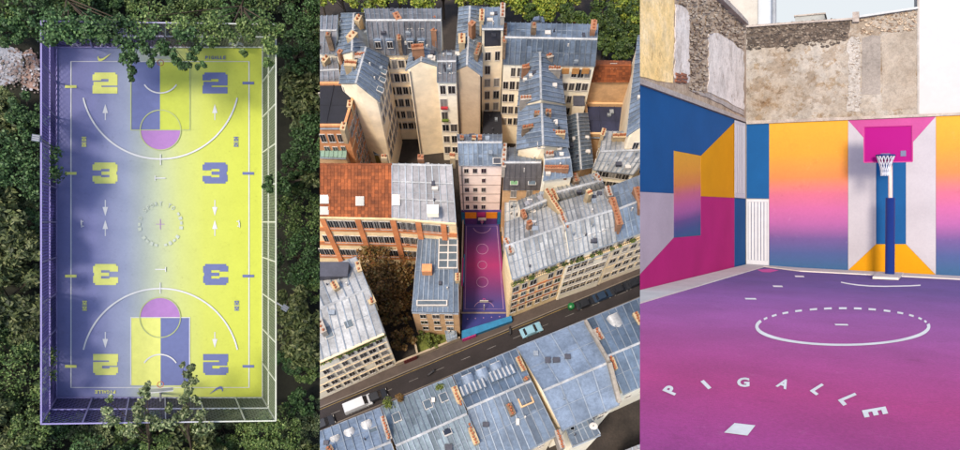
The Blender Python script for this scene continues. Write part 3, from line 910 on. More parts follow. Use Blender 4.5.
b, E, R = building('gable_building', 'peach building with a blank sunlit gable and long zinc roof running back to the avenue', [(456.2, 71), (480, 76), (481, 8), (461, 8)], 13.3, P('peach_render', s(238, 208, 172), .9, var=.12, scale=.35, fine=2.5), zinc, [(467, 66), (470, 7)], 14.2, 'depth', .6)
dress(b, E[0], E[1], cream, 0)
chimney(b, (470, 30), (474, 26), 15.2, 1.4, .6); chimney(b, (447 + 15, 40), (462, 50), 14, 1.5, .7); chimney(b, (476, 62), (480, 50), 13.6, 1.4, .5)
b, E, R = building('narrow_tower_house', 'tall narrow cream house with dark slate front slope and seven storeys', [(482, 47), (503, 46), (503.5, 9), (482, 9)], 14, cream, zinc, [(482, 30), (503.2, 30)], 16.4, seam=.5, front_slate=slate)
windows(b, E[0], E[1], 7, 2, top=.6, dz=1.8, w=.65, h=1.15, t0=.05, t1=.98)
dormer(b, 495, 38, 15, 0, zinc, .7, 1.1, .9)
chimney(b, (481.5, 26), (482, 14), 16, 1.6, .5); chimney(b, (502, 26), (502.5, 12), 16, 1.6, .5)
b, E, R = building('zinc_roof_block', 'broad building under one long pale zinc roof facing the park trees', [(503.4, 62), (595, 64), (598, 26), (505, 24)], 12.6, white_r, zinc, [(505, 38), (597, 40)], 15.4, seam=.6)
windows(b, E[0], E[1], 5, 13, top=.7, t0=.0, t1=.98, skip={(r, c) for r in range(5) for c in range(3, 8)})
for px in (510.5,): dormer(b, px, 54, 13.6, 0, slate, .9, 1.1, 1.0)
for px in (567, 577.5, 588): dormer(b, px, 55.5, 13.6, 0, zinc_g, 1.0, 1.2, 1.1)
q = [E[0], E[1], R[1], R[0]]
chimney(b, (531, 30), (536, 30), 15.4, 1.2, .7); chimney(b, (592, 36), (593, 26), 15, 1.6, .6); chimney(b, (504, 50), (505, 30), 14.5, 1.2, .4)
for px, c_ in ((565.5, 0), (575.5, 1), (585.5, 2)):
    M = g2(px, 70.3, 12.0)
    mb = MB(); mb.box(M + V((0, -.12, 0)), V((.42, 0, 0)), V((0, .04, 0)), Z * .48); mb.build('orange_blind', P('blind_orange', s(226, 160, 90), .8), b)
b, E, R = building('outbuilding', 'low black roofed outbuilding at the foot of the tall narrow house', [(483, 137), (502, 136), (501, 112), (484, 112)], 5, tan, black, None, seam=.8)
# spine of houses running toward the court
b, E, R = building('spine_house', 'zinc roofed house with cream side stacks, first of the spine from the long pale roof', [(519.5, 106), (563, 104), (558, 58), (524, 56)], 11.8, cream, zinc, [(541, 100), (540, 53)], 14.2, 'depth', .6)
chimney(b, (546, 60), (552, 58), 13.2, 1.3, .8, 3); chimney(b, (522, 72), (529, 71), 12.8, 1.0, .6, 3); chimney(b, (548, 73), (560, 73), 12.8, 1.0, .5, 5); chimney(b, (520, 102), (531, 101), 12.8, 1.2, .5, 4)
b, E, R = building('spine_house', 'zinc roofed house with orange capped party walls in the middle of the spine', [(518.5, 150), (567, 148), (563.5, 107), (520.5, 108)], 11.6, cream, zinc, [(543, 146), (541.5, 104)], 13.8, 'depth', .6)
chimney(b, (522, 132), (533, 130), 12.6, 1.1, .5, 4); chimney(b, (549, 134), (565, 135), 12.4, 1.0, .5, 6); chimney(b, (534, 115), (540, 115), 13.4, .9, .6, 2); chimney(b, (545, 115), (551, 115), 13.4, .9, .6, 2)
rooflight(b, 541, 145, 13.4, .8, .9, 0)
b, E, R = building('spine_house', 'small zinc roofed house with an orange ridge wall at the end of the spine', [(543, 178), (572, 174), (567, 149), (543, 151)], 11.8, white_r, zinc, [(545, 160), (570, 158)], 13.0, seam=.6)
chimney(b, (544, 171), (568, 171), 12.2, .9, .5, 9); chimney(b, (545, 158), (553, 157), 12.8, 1.0, .6, 3)
b, E, R = building('outbuilding', 'narrow dark slate roofed outbuilding in the gap beside the spine of houses', [(572, 172), (592, 168), (586, 114), (569, 117)], 7.5, tan, zinc_d, [(581, 170), (577, 114)], 8.8, 'depth', .5)
b, E, R = building('tile_roof_building', 'low tan building with a bright orange tiled roof below the park trees', [(591, 80), (631, 80), (631, 63), (594, 62)], 9, tan, tilem, [(593, 66), (631, 66)], 10.4, tile=True)
rooflight(b, 613.5, 66.5, 10.2, .8, .7, 0, .3, glass)
b, E, R = building('outbuilding', 'grey roofed lean-to under the orange tiled building', [(587, 93), (632, 93), (632, 85), (590, 85)], 6.4, tan, zinc_g, None, seam=.7)
windows(b, E[0], E[1], 1, 6, top=1.2, w=1.2, h=1.1)
b, E, R = building('flat_roof_workshop', 'workshop with a wide navy bitumen flat roof behind a tan parapet', [(586, 137), (648, 138), (644, 106), (584, 105)], 5.2, tan, P('navy_bitumen', s(52, 58, 92), .7, var=.25, scale=.4, fine=4), None, seam=1.6, parapet=.6)
b, E, R = building('stair_turret', 'small grey roofed stair turret next to the navy flat roof', [(573, 106), (585, 106), (584, 96), (573, 96)], 8.4, white_r, slate, None, seam=0)
b, E, R = building('gable_building', 'cream building with a bare side wall next to the orange tiled roof', [(629, 136), (700, 136), (700, 36), (640, 36)], 12.8, cream, zinc, [(652, 120), (662, 34)], 15, 'depth', .7)
windows(b, E[0], E[1], 5, 7)
b, E, R = building('flat_roof_building', 'building with a black bitumen flat roof and brick flank beside the passage', [(285, 128), (346, 128), (359, 84), (285, 84)], 12, brick, black, None, seam=2.2, parapet=.35)
windows(b, E[1], E[2], 5, 6, w=.55)
windows(b, E[0], E[1], 4, 6)
bands(b, E[1], E[2], [3.2, 5.1, 7.0, 8.9, 10.8], stonef)
chimney(b, (344, 136), (346, 128), 12, 1.2, .5); chimney(b, (350, 110), (351, 103), 12, .8, .5)
b, E, R = building('outbuilding', 'low annexe with a pale green glazed roof in front of the black flat roof', [(285, 156), (346, 158), (347, 145), (285, 144)], 8.5, tan, P('green_glazing', s(150, 180, 160), .3, var=.1), None, seam=.5)
b, E, R = building('glass_passage', 'long narrow glazed passage roof with mossy edge along the brick flank', [(374, 154), (382, 154), (373, 96), (363, 97)], 4.2, P('mossy_yellow_wall', s(150, 130, 52), .9, var=.3), skyl, None, seam=.8)
ZS[0] = 1.25
# ---- long building beside the garden
b, E, R = building('tile_roof_building', 'long brick building under a mottled orange tiled roof with grey skylights', [(250, 213), (392, 216), (392, 168), (250, 168)], 10.6, stonef, tilem, [(250, 165), (392, 165)], 13.2, tile=True)
def school_front(b, A, B, groups, t0, t1):
    d, n, L = wall_frame(A, B)
    for r in range(3):
        zt = 10.6 - 1.0 - r * 3.1
        cornice(b, A, B, zt - 2.2, brickb, .10, .75 * ZS[0], 'brick_band')
        for gidx in range(groups):
            tc = t0 + (t1 - t0) * (gidx + .5) / groups
            for k in range(4):
                p = A + d * (L * tc + (k - 1.5) * .62); p.z = (zt - .85) * ZS[0]
                M = Matrix.Translation(p + n * .03) @ Matrix(((d.x, n.x, 0, 0), (d.y, n.y, 0, 0), (0, 0, 1, 0), (0, 0, 0, 1))) @ Matrix.Diagonal((.56, .8, 1.55 * ZS[0], 1))
                inst('window', WIN, M, b)
    for gidx in range(groups + 1):
        if gidx % 2: continue
        p = A + d * (L * (t0 + (t1 - t0) * gidx / groups))
        mb = MB(); mb.prism([V((p.x, p.y, 0)) - d * .3 + n * .01, V((p.x, p.y, 0)) - d * .3 + n * .22, V((p.x, p.y, 0)) + d * .3 + n * .22, V((p.x, p.y, 0)) + d * .3 + n * .01], Z * 10.4 * ZS[0])
        mb.build('brick_pier', brickb, b)
school_front(b, E[0], E[1], 8, 0, 1)
cornice(b, E[0], E[1], 10.35, stonef, .35, .3)
for px, py in ((322, 199), (322, 210), (360, 201)): rooflight(b, px, py, 11.5 if py < 205 else 10.9, 1.5 if px < 330 else .9, 1.0, 0, .5)
b, E, R = building('zinc_roof_building', 'brick building with a grey panelled zinc roof joined to the orange tiled one', [(392.3, 216), (456, 221), (452, 168), (392.3, 168)], 10.6, stonef, zinc_g, [(392.3, 165), (452, 166)], 13.2, seam=.7)
school_front(b, E[0], E[1], 4, 0, .8)
cornice(b, E[0], E[1], 10.35, stonef, .35, .3)
mb = MB(); q = [E[0], E[1], R[1], R[0]]
for v in (.33, .66):
    a, e = q[0].lerp(q[3], v), q[1].lerp(q[2], v); mb = MB(); mb.bar(a + Z * .2, e + Z * .2, .16, .14, Z); mb.build('roof_rail', zinc_l, b)
rooflight(b, 396, 200, 11.6, .9, 1.2, 0, .4, zinc_l)
mb = MB(); c = g2(433, 211, 12); mb.box(c, V((.6, 0, 0)), V((0, .5, 0)), Z * .5); mb.build('roof_hatch', white_r, b)
chimney(b, (450, 158), (455, 158), 13, 1.2, .7, 4); chimney(b, (382, 160), (388, 160), 13, .8, .5, 2); chimney(b, (418, 160), (424, 160), 13, .8, .5, 2)
# ---- the pink house and the court in the gap
b, E, R = building('pink_house', 'pale pink house with five rows of small windows above the little court', [(459, 163), (502, 163), (502, 136), (457, 136)], 11.8, pinkw, zinc, [(458, 143), (502, 143)], 13.4, seam=.5)
windows(b, E[0], E[1], 5, 3, top=.9, dz=1.75, w=.5, h=.85, t0=.06, t1=.68)
dress(b, E[0], E[1], cream, 0)
bands(b, E[0], E[1], [2.6, 4.35, 6.1, 7.85, 9.6], P('pink_band', s(214, 190, 176), .9))
for px in (462, 480, 474): chimney(b, (px - 2, 140), (px + 2, 140), 13, .6, .5, 2)
rooflight(b, 497, 161, 12.6, .9, .7, 0, .3, glass)
mat_g = P('dull_purple', s(90, 60, 100), .8)  # flat purple swatch, assigned to no part
ct = thing('small_court', 'small magenta and navy basketball court wedged between the buildings beside the street', 'court', g2(483, 270))
ca, cb_ = g2(483, 222), g2(483, 312)
cm = GRAD('small_court_paint', ca, cb_, [(0, s(70, 50, 130)), (.2, s(96, 30, 112)), (.5, s(168, 14, 104)), (.75, s(104, 28, 112)), (.92, s(60, 48, 130)), (1, s(50, 48, 130))], var=.08, bmp=0)
mb = MB(); mb.prism([g2(463, 312, .005), g2(507, 312, .005), g2(498.5, 222, .005), g2(465, 222, .005)], Z * .08); mb.build('surface', cm, ct)
mb = MB(); mb.prism([g2(461.5, 339, .005), g2(511, 321, .005), g2(508, 313.5, .005), g2(462.6, 313.5, .005)], Z * .08); mb.build('surface', P('navy_court', s(48, 52, 128), .8, var=.08), ct)
cpk, cbl, cor_, cwh = P('court_pink', s(232, 60, 150), .7), P('court_cyan', s(36, 140, 190), .7), P('court_orange', s(250, 150, 20, 1.5), .7), P('court_white_line', s(196, 150, 186), .7)
def line2(pts, w, m=cwh, closed=False, name='court_line'):
    mb = MB()
    for q in ribbon(pts, w, closed):
        pp = [g2(x, y, .10) for x, y in q]; nn = (pp[1] - pp[0]).cross(pp[2] - pp[0])
        mb.face(pp if nn.z > 0 else pp[::-1])
    mb.build(name, m, ct)
for cy_ in (249, 265, 282): line2(arc(482.3, cy_, 5.6 if cy_ != 265 else 4.4, 5.0 if cy_ != 265 else 4.0, 0, 360, 26)[:-1], .45, closed=True)
line2([(466.5, 226), (497, 226), (503.5, 309), (465, 309)], .6, closed=True)
line2(arc(482, 226, 9, 7, 15, 165, 16), .6); line2(arc(484, 309, 10, 8, 195, 345, 16), .6)
line2([(460.9, 312.8), (508.5, 312.8)], 1.6, P('court_kerb', s(170, 150, 140), .8), name='kerb_line')
for k in range(5):
    line2([(467 + k * 8, 319 - k * .6), (468 + k * 8, 319 - k * .6)], 1.0)
mb = MB(); mb.prism([g2(462, 341, .004), g2(512, 323, .004), g2(511, 318, .004), g2(462, 333, .004)], Z * .9); mb.build('cyan_wall', cbl, ct)
mb = MB(); mb.prism([g2(462.5, 342.2, .004), g2(476, 337.3, .004), g2(476, 336.6, .004), g2(462.5, 341.5, .004)], Z * 1.0); mb.build('pink_panel', cpk, ct)
wA, wB = g2(462, 224.2), g2(500.5, 224.2)
def mpan(t0, t1, z0, z1, m):
    z0, z1 = z0 * 1.3, z1 * 1.3
    a, e = wA.lerp(wB, t0), wA.lerp(wB, t1); dd = V((0, -.06, 0))
    mb = MB(); mb.prism([a + Z * z0 + dd, e + Z * z0 + dd, e + Z * z1 + dd, a + Z * z1 + dd], V((0, .05, 0))); mb.build('mural_panel', m, ct)
mb = MB(); mb.prism([wA, wB, wB + Z * 3.5, wA + Z * 3.5], V((0, .3, 0))); mb.build('end_wall', P('purple_wall', s(90, 60, 140), .8), ct)
mpan(.0, .08, .1, 2.6, cbl)
for t0, t1, mm in ((.09, .38, cor_), (.62, .9, cor_)):
    mpan(t0, t1, 1.35, 2.6, mm); mpan(t0, t1, .1, 1.3, P('wall_violet', s(120, 60, 150), .8))
mpan(.4, .6, .1, 1.6, P('wall_navy', s(40, 44, 110), .8)); mpan(.4, .6, 1.65, 2.6, cpk); mpan(.91, .99, .1, 2.6, cbl)
sidew = P('court_side_wall', s(206, 186, 164), .9, var=.12)
mb = MB(); mb.prism([g2(460.2, 313), g2(461.6, 313), g2(464, 221.6), g2(462.8, 221.6)], Z * 1.4); mb.build('side_wall', sidew, ct)
mb = MB(); mb.prism([g2(508.6, 312.5), g2(510.4, 312.5), g2(501.6, 221.6), g2(500.4, 221.6)], Z * 1.4); mb.build('side_wall', sidew, ct)
mb = MB(); mb.prism([g2(463.2, 286, .1), g2(464.2, 286, .1), g2(465.2, 258, .1), g2(464.2, 258, .1)], Z * 1.2); mb.build('cyan_panel', cbl, ct)
mb = MB(); mb.prism([g2(461.4, 286, 1.42), g2(462.6, 286, 1.42), g2(463.6, 258, 1.42), g2(462.4, 258, 1.42)], Z * .1); mb.build('pink_panel', cpk, ct)
for k, (x, y) in enumerate(((503.6, 240), (505.6, 262), (507.4, 284), (508.6, 300))):
    mb = MB(); mb.prism([g2(x - 1.5, y + 4, .12), g2(x - .8, y + 4, .12), g2(x - 1.2, y, .12), g2(x - 1.9, y, .12)], Z * 1.2); mb.build('wall_panel', (cor_, cbl, cpk, cor_)[k], ct)
for x, y, sg, lb in ((482, 224, -1, 'tiny basketball hoop under the orange mural of the small magenta court'), (484, 310, 1, 'tiny basketball hoop standing on the pale kerb of the small magenta court')):
    bs = g2(x, y, .09); t = thing('basketball_hoop', lb, 'hoop', bs)
    mb = MB(); mb.tube([bs, bs + Z * 1.9], .06, 6); mb.build('pole', framew, t)
    mb = MB(); mb.box(bs + Z * 2.1 + V((0, .35 * sg, 0)), V((.5, 0, 0)), V((0, .03, 0)), Z * .32); mb.build('backboard', framew, t)
    mb = MB(); mb.ring(bs + Z * 1.9 + V((0, .62 * sg, 0)), .16, .025, V((1, 0, 0)), V((0, 1, 0)), 14, 5); mb.build('rim', cpk, t)
b, E, R = building('mansard_house', 'tan house with a grey slate front slope and two open skylights beside the spine', [(503, 188), (541, 188), (541, 149), (504, 149)], 9.2, tan, zinc, [(504, 163), (541, 163)], 13.2, seam=.6, front_slate=P('slate_warm', s(128, 122, 122), .6, var=.15, fine=6))
windows(b, E[0], E[1], 2, 2, top=.5, dz=1.9, w=.8, h=1.2)
rooflight(b, 514, 178.5, 10.6, .9, 1.4, 0, 1.0, P('green_blind', s(130, 176, 120), .5)); rooflight(b, 532, 178.5, 10.6, .9, 1.4, 0, 1.0)
chimney(b, (503.4, 170), (504.4, 146), 12.6, 1.2, .5, 5)
b, E, R = building('outbuilding', 'small seamed zinc lean-to in front of the tan mansard house', [(505, 222), (524, 218), (522, 200), (505, 203)], 6.5, tan, zinc_l, None, seam=.5)
ZS[0] = 1.12
# ---- low building and garden beside the court
b, E, R = building('zinc_roof_workshop', 'low workshop with a dark seamed zinc roof and gridded skylight beside the small court', [(412, 312), (458.5, 313), (457.5, 228), (419, 232)], 7.2, tan, zinc_d, None, seam=.55)
windows(b, E[0], E[1], 3, 3, top=.6, dz=1.9, w=.8)
c = g2(448, 253, 7.4); mb = MB(); mb.box(c, V((1.1, 0, 0)), V((0, 1.9, 0)), Z * .12, 0)
sk = mb.build('skylight', framew, b)
for i in range(2):
    for j in range(4):
        mb = MB(); mb.box(c + V((-.53 + i * 1.06, -1.4 + j * .93, .14)), V((.45, 0, 0)), V((0, .38, 0)), Z * .03); mb.build('pane', skyl, sk)
mb = MB(); c = g2(427, 269, 8); mb.box(c - Z * .2, V((.55, 0, 0)), V((0, .45, 0)), Z * .6); mb.build('chimney', brick, b)
mb = MB(); c = g2(432, 303.5, 7.4); mb.box(c, V((1.7, 0, 0)), V((0, .32, 0)), Z * .25, 0); mb.box(c + Z * .27, V((1.55, 0, 0)), V((0, .2, 0)), Z * .03, 1); mb.build('clerestory', [framew, skyl], b)
chimney(b, (457.6, 284), (457.8, 276), 7.2, 1.2, .5, 3)
mb = MB(); c = g2(450, 238, 7.5); mb.box(c, V((.9, 0, 0)), V((0, .25, 0)), Z * .3); mb.build('roof_vent', zinc_l, b)
gw = P('garden_wall_render', s(206, 186, 158), .9, var=.15)
gwall = thing('garden_wall', 'pale low wall closing the garden from the street pavement', 'wall', g2(440, 350))
for (a, e) in (((396, 365.5), (460, 339.5)), ((418, 356), (414, 338))):
    mb = MB(); mb.bar(g2(*a) + Z * .5, g2(*e) + Z * .5, .22, 1.0, Z); mb.build('wall_run', gw, gwall)
gate = thing('gate', 'dark red solid gate between the courtyard and the street', 'gate', g2(408, 361))
for k in range(5):
    a, e = g2(404 + k * 2.6, 362.4 - k * 1.06), g2(406.3 + k * 2.6, 361.5 - k * 1.06)
    mb = MB(); mb.bar(a + Z * .7 + V((.1, -.2, 0)), e + Z * .7 + V((.1, -.2, 0)), .08, 1.3, Z); mb.build('board', P('red_gate_paint', s(120, 34, 36), .7) if k == 0 else bpy.data.materials['red_gate_paint'], gate)
mb = MB(); mb.prism([g2(418, 353, .004), g2(458, 337, .004), g2(457, 328, .004), g2(416, 336, .004)], Z * .05); tag(mb.build('lawn', P('garden_lawn', s(120, 128, 56, 1.3), .95, var=.3, fine=6)), kind='structure')
L_G = LEAF('leaf_garden', [s(70, 84, 30), s(104, 116, 44), s(140, 150, 66)])
L_R = LEAF('leaf_autumn', [s(84, 64, 34), s(116, 84, 42), s(142, 104, 52), s(104, 100, 52)])
L_T = LEAF('leaf_avenue', [s(74, 94, 26), s(108, 130, 40), s(146, 160, 54), s(180, 178, 70)])
L_T2 = LEAF('leaf_avenue_dark', [s(38, 58, 22), s(58, 80, 30), s(78, 100, 38), s(104, 120, 50)])
def tree2(name, label, px, py, z, rpx, h, lm, n=22, per=60, size=.26, group=None, cat='tree'):
    c = g2(px, py, z); r = rpx / 7.2; cl = []
    for k in range(n):
        a = rnd.uniform(0, math.tau); q = math.sqrt(rnd.random()) * r; zz = math.sqrt(max(0, 1 - (q / r) ** 2)) * r * .8 * rnd.uniform(-.5, 1)
        cl.append((c + V((math.cos(a) * q, math.sin(a) * q, zz)), r * rnd.uniform(.25, .42)))
    tree(name, label, V((c.x, c.y, 0)), Z, z, cl, per, size, .6, lm, group, cat, minpx=319.5, tr=.16)
ZS[0] = 1.0
tree2('courtyard_tree', 'brown leaved tree filling the dark courtyard beside the brick facade', 382, 270, 4.2, 24, 4, L_R, 48, 90)
tree2('courtyard_tree', 'small brown tree in the dark courtyard near the red gate', 394, 304, 2.6, 16, 2.5, L_R, 30, 70)
tree2('garden_shrub', 'yellow-green shrub in the garden by the low workshop', 425, 336, 1.2, 6, 1, L_G, 10, 50, .2, None, 'shrub')
tree2('garden_shrub', 'round yellow-green shrub on the lawn next to the little blue shed', 433, 341, .9, 6, .8, L_G, 10, 50, .2, None, 'shrub')
tree2('courtyard_tree', 'olive bush by the dark courtyard end of the garden wall', 404, 338, 1.6, 10, 1.4, L_R, 16, 60)
tree2('garden_shrub', 'low shrub against the tan workshop front', 444, 330, .9, 4, .8, L_G, 8, 40, .2, None, 'shrub')
b, E, R = building('shed', 'little blue-grey ribbed shed roof in the garden corner beside the court', [(447, 341), (457, 337), (455, 328), (445, 331)], 1.6, tan, zinc, None, seam=.3)
ZS[0] = 1.1
# ---- street front, this side of the little court
b, E, R = building('corner_building', 'white corner building with planted balconies above the parked white van', [(260, 385), (383, 331), (357, 259), (240, 300)], 12, white_r, zinc_l, [(255, 336), (369, 289)], 14.6, seam=.8)
windows(b, E[0], E[1], 5, 12, top=1.4, dz=2.05, w=.7, h=1.35, t0=.02, t1=.98)
windows(b, E[1], E[2], 3, 2, top=1.6)
bands(b, E[0], E[1], [2.4, 4.5, 6.6, 8.6], stonef)
balcony(b, E[0], E[1], 10.9, 44, .3, 1.0)
cornice(b, E[0], E[1], 11.8, stonef, .4, .25)
chimney(b, (358, 264), (361, 274), 13, 1.4, .5); chimney(b, (367, 290), (374, 306), 13.4, 1.5, .6, 6); chimney(b, (334, 284), (338, 291), 14, 1.3, .6, 3); chimney(b, (320, 322), (325, 334), 14, 1.2, .5)
for px, py in ((328, 332), (348, 322), (364, 312)): rooflight(b, px, py, 13.3, .9, 1.2, .42, .5)
mb = MB(); c = g2(326, 272, 13.2); mb.box(c, V((2.4, 0, 0)), V((0, .8, 0)), Z * .8); mb.build('roof_shed', slate, b)
# ---- street front, beyond the little court
b, E, R = building('street_building', 'brick and stone street building with planted zinc mansard next to the little court', [(511.5, 277), (569, 255), (559, 204), (505.5, 225)], 12.3, stonef, zinc_l, [(505, 247), (564, 226)], 14.6, seam=.5)
windows(b, E[0], E[1], 5, 6, top=1.0, dz=2.1, w=.72, h=1.35, t0=.02, t1=.98)
bands(b, E[0], E[1], [2.6, 4.7, 6.8], stonef)
d, n, L = wall_frame(E[0], E[1])
for r in range(3):
    cornice(b, E[0] + d * .5, E[1] - d * .3, 3.0 + r * 2.1, brickb, .05, .5, 'brick_band')
balcony(b, E[0], E[1], 10.4, 18); 
for px, py in ((518, 252), (532, 247), (546, 242), (559, 236)): rooflight(b, px, py, 13.5, 1.0, 1.3, .37, .7, slate)
chimney(b, (505.5, 243), (511, 258), 13.4, 1.3, .6, 6); chimney(b, (560, 218), (567, 233), 14, 1.4, .6, 6)
chimney(b, (527, 228), (531, 226), 14.2, 1.2, .6, 3); chimney(b, (545, 194), (566, 226), 13.2, 1.2, .5, 14)
b, E, R = building('street_building', 'white street building with pale zinc roof and balconies between two brick chimneys walls', [(569.4, 255), (616, 239), (607, 190), (559.5, 204)], 12.6, white_r, zinc_l, [(565, 225), (612, 211)], 15.2, seam=.5)
windows(b, E[0], E[1], 5, 6, top=1.0, dz=2.1, w=.72, h=1.35, t0=.02, t1=.98)
bands(b, E[0], E[1], [2.6, 4.7, 6.8, 8.9], stonef)
balcony(b, E[0], E[1], 10.6, 12)
chimney(b, (610, 203), (618, 230), 13.8, 1.4, .6, 9); chimney(b, (586, 198), (590, 196), 14.4, 1.2, .6, 3)
for px, py in ((578, 241), (590, 237), (603, 233)): dormer(b, px, py, 13.4, .33, zinc_l, 1.0, 1.2, 1.4)
b, E, R = building('street_building', 'cream street building with tall chimney walls at the far end of the street', [(616.4, 239), (710, 204), (690, 158), (607.5, 190)], 12.3, cream, zinc, [(612, 212), (700, 178)], 14.4, seam=.6)
windows(b, E[0], E[1], 5, 10, top=1.0, dz=2.1, w=.72, h=1.35, t0=.02, t1=.98)
bands(b, E[0], E[1], [2.6, 4.7, 6.8, 8.9], stonef)
balcony(b, E[0], E[1], 10.4, 12)
chimney(b, (634, 193), (640, 215), 13.6, 1.4, .6, 7); chimney(b, (606, 190), (609, 200), 13.6, 1.2, .6, 4)
b, E, R = building('row_house', 'small pale zinc roofed house wedged behind the brick and stone street building', [(523, 221), (558, 206), (551, 190), (519, 202)], 11.0, white_r, zinc_l, [(521, 211), (555, 197)], 13.0, seam=.4)
chimney(b, (522, 212), (525, 220), 12.8, 1.2, .5, 3); chimney(b, (551, 193), (556, 204), 12.8, 1.3, .5, 5)
for px, py in ((532, 212), (545, 206)): dormer(b, px, py, 12.2, .4, zinc_g, .9, 1.0, 1.2)
b, E, R = building('zinc_roof_house', 'house under a bright crumpled white zinc roof behind the street building', [(559, 203), (606, 189), (598, 174), (552, 186)], 11.2, white_r, zinc_l, [(555, 193), (602, 181)], 13.2, seam=.5)
chimney(b, (573, 178), (576, 186), 12.4, 1.1, .6, 3); chimney(b, (594, 178), (600, 186), 12.4, 1.3, .6, 3)
b, E, R = building('courtyard_house', 'house with a hooked zinc roof and a windowed bow beside the navy flat roof', [(594, 167), (634, 172), (650, 134), (603, 133)], 11.5, white_r, zinc_l, [(600, 152), (650, 150)], 13.4, seam=.5)
windows(b, E[0], E[1], 2, 5, top=.6, w=.7)
windows(b, E[3], E[0], 3, 2)
chimney(b, (612, 138), (627, 138), 13, 1.2, .6, 7); chimney(b, (601, 140), (603, 133), 12.6, 1.6, .5, 3)
ZS[0] = 1.0
# ---- near row of roofs on the far pavement's opposite side
near = [
    ('near_roof_building', 'zinc roofed building with roof hatches ending the near row by the white van', [(318, 505), (400, 470), (381, 410), (298, 443)], [(306, 476), (391, 442)], zinc),
    ('near_roof_building', 'near row building with a ribbed greenish zinc roof between orange chimney walls', [(412, 488), (484, 455), (452.5, 379), (382.5, 409)], [(396, 446), (467, 414)], ZINC('zinc_green', s(150, 166, 172), 5)),
    ('near_roof_building', 'near row building with blue zinc mansard, barrel dormers and a small light well', [(486, 470), (556, 432), (517, 351), (454, 378)], [(467, 409), (531, 381)], zinc_d),
    ('near_roof_building', 'near row building with one broad smooth pale zinc slope facing the street', [(561, 428), (618, 402), (585, 323), (518, 350)], [(543, 391), (608, 363)], zinc),
    ('near_roof_building', 'near row building with blue zinc roof, terrace chimneys and a white rear facade', [(622, 392), (716, 350), (700, 276), (587, 322)], [(606, 357), (710, 314)], zinc_d),
]
nb = []
for k, (nm, lb, ev, rg, rm) in enumerate(near):
    b, E, R = building(nm, lb, ev, 12.2 if k != 3 else 12.4, white_r if k > 2 else cream, rm, rg, 14.4 if k != 2 else 14.0, seam=(.8, .5, .7, 1.5, .8)[k])
    windows(b, E[0], E[1], 3, 5, top=.8)
    windows(b, E[2], E[3], 5, 6, top=.8)
    nb.append((b, E, R))
b = nb[0][0]
chimney(b, (384, 418), (391, 441), 13.4, 1.2, .5, 8); chimney(b, (329, 447), (332, 452), 13.8, 1.0, .5, 2)
for px, py, a in ((349, 430, .4), (366, 422, .4), (335, 437, .4)): dormer(b, px, py, 12.8, .4 + math.pi, zinc_l, 1.1, .9, 1.6, True)
for px, py in ((374, 433), (352, 445)): rooflight(b, px, py, 13.4, .8, 1.0, .4, -.4)
b = nb[1][0]
chimney(b, (454, 388), (477, 445), 13.2, 1.1, .5, 20)
for px, py in ((397, 418), (428, 405), (444, 398), (447, 431)): rooflight(b, px, py, 13.2 if py < 420 else 14.2, .8, 1.0, .4, -.4, None if py < 420 else glass)
b = nb[2][0]
for px, py in ((466.5, 376), (481, 370), (495, 364)): dormer(b, px, py, 12.7, .4 + math.pi, zinc, 1.3, 1.0, 2.0, True)
for px, py in ((473, 388), (502, 374)):
    c = g2(px, py, 13.4); d = V((math.cos(.38), math.sin(.38), 0)); u = V((-math.sin(.38), math.cos(.38), -.35)).normalized(); n = d.cross(u)
    mb = MB(); mb.box(c + n * .1, d * 1.3, u * .55, n * .08); vp = mb.build('vent_panel', zinc_d, b)
    for i in range(6):
        mb = MB(); mb.box(c + n * .2 + d * (-1.1 + i * .44), d * .09, u * .52, n * .06); mb.build('louvre', zinc_l, vp)
chimney(b, (517.5, 358), (524, 372), 13.2, 1.1, .5, 6); chimney(b, (508, 405), (513, 416), 13.6, 1.0, .5, 4); chimney(b, (556, 432), (562, 450), 12, 1.4, .6, 7); chimney(b, (525, 378), (527, 381), 13.8, .8, .5, 2)
c = g2(524, 398, 13.3); d = V((math.cos(.4), math.sin(.4), 0)); u = V((-d.y, d.x, 0))
for sg in (-1, 1):
    mb = MB(); mb.box(c + d * sg * .62, d * .07, u * .7, Z * .5); mb.build('light_well_wall', tan, b)
    mb = MB(); mb.box(c + u * sg * .76, d * .69, u * .06, Z * .5); mb.build('light_well_wall', tan, b)
mb = MB(); mb.box(c + Z * .1, d * .55, u * .7, Z * .03); mb.build('light_well_glass', glass, b)
b = nb[3][0]; pwm = P('party_wall_render', s(196, 184, 168, .9), .9, var=.2, scale=1.0, fine=4)
mb = MB(); R = nb[3][2]; E = nb[3][1]
mb.bar(E[2] + Z * .4, R[1] + Z * .4, .3, .6, Z); mb.build('party_wall', pwm, b)
mb = MB(); mb.bar(R[1] + Z * .4, E[1] + Z * .3, .4, .8, Z); mb.build('party_wall', pwm, b)
b = nb[4][0]
chimney(b, (595, 330), (601, 341), 13.2, 1.1, .6, 5); chimney(b, (609, 358), (614, 371), 13.8, 1.0, .5, 6); chimney(b, (634, 314), (640, 326), 13.2, 1.1, .6, 5)
dormer(b, 612, 316, 12.8, .4 + math.pi, zinc_l, 1.3, 1.0, 2.0, True)
b, E, R = building('annexe', 'dark low annexe with grey ribbed roof behind the broad pale zinc slope', [(572, 446), (600, 434), (588, 412), (564, 424)], 10.2, white_r, zinc_d, None, seam=.6)
b, E, R = building('annexe', 'rear annexe with a pale ribbed roof in the dark rear courtyard', [(628, 480), (676, 462), (666, 434), (620, 452)], 6.5, white_r, zinc_g, None, seam=.6)
sat = thing('satellite_dish', 'white satellite dish on the annexe edge by the dark rear courtyard', 'dish', g2(593, 427, 10.6))
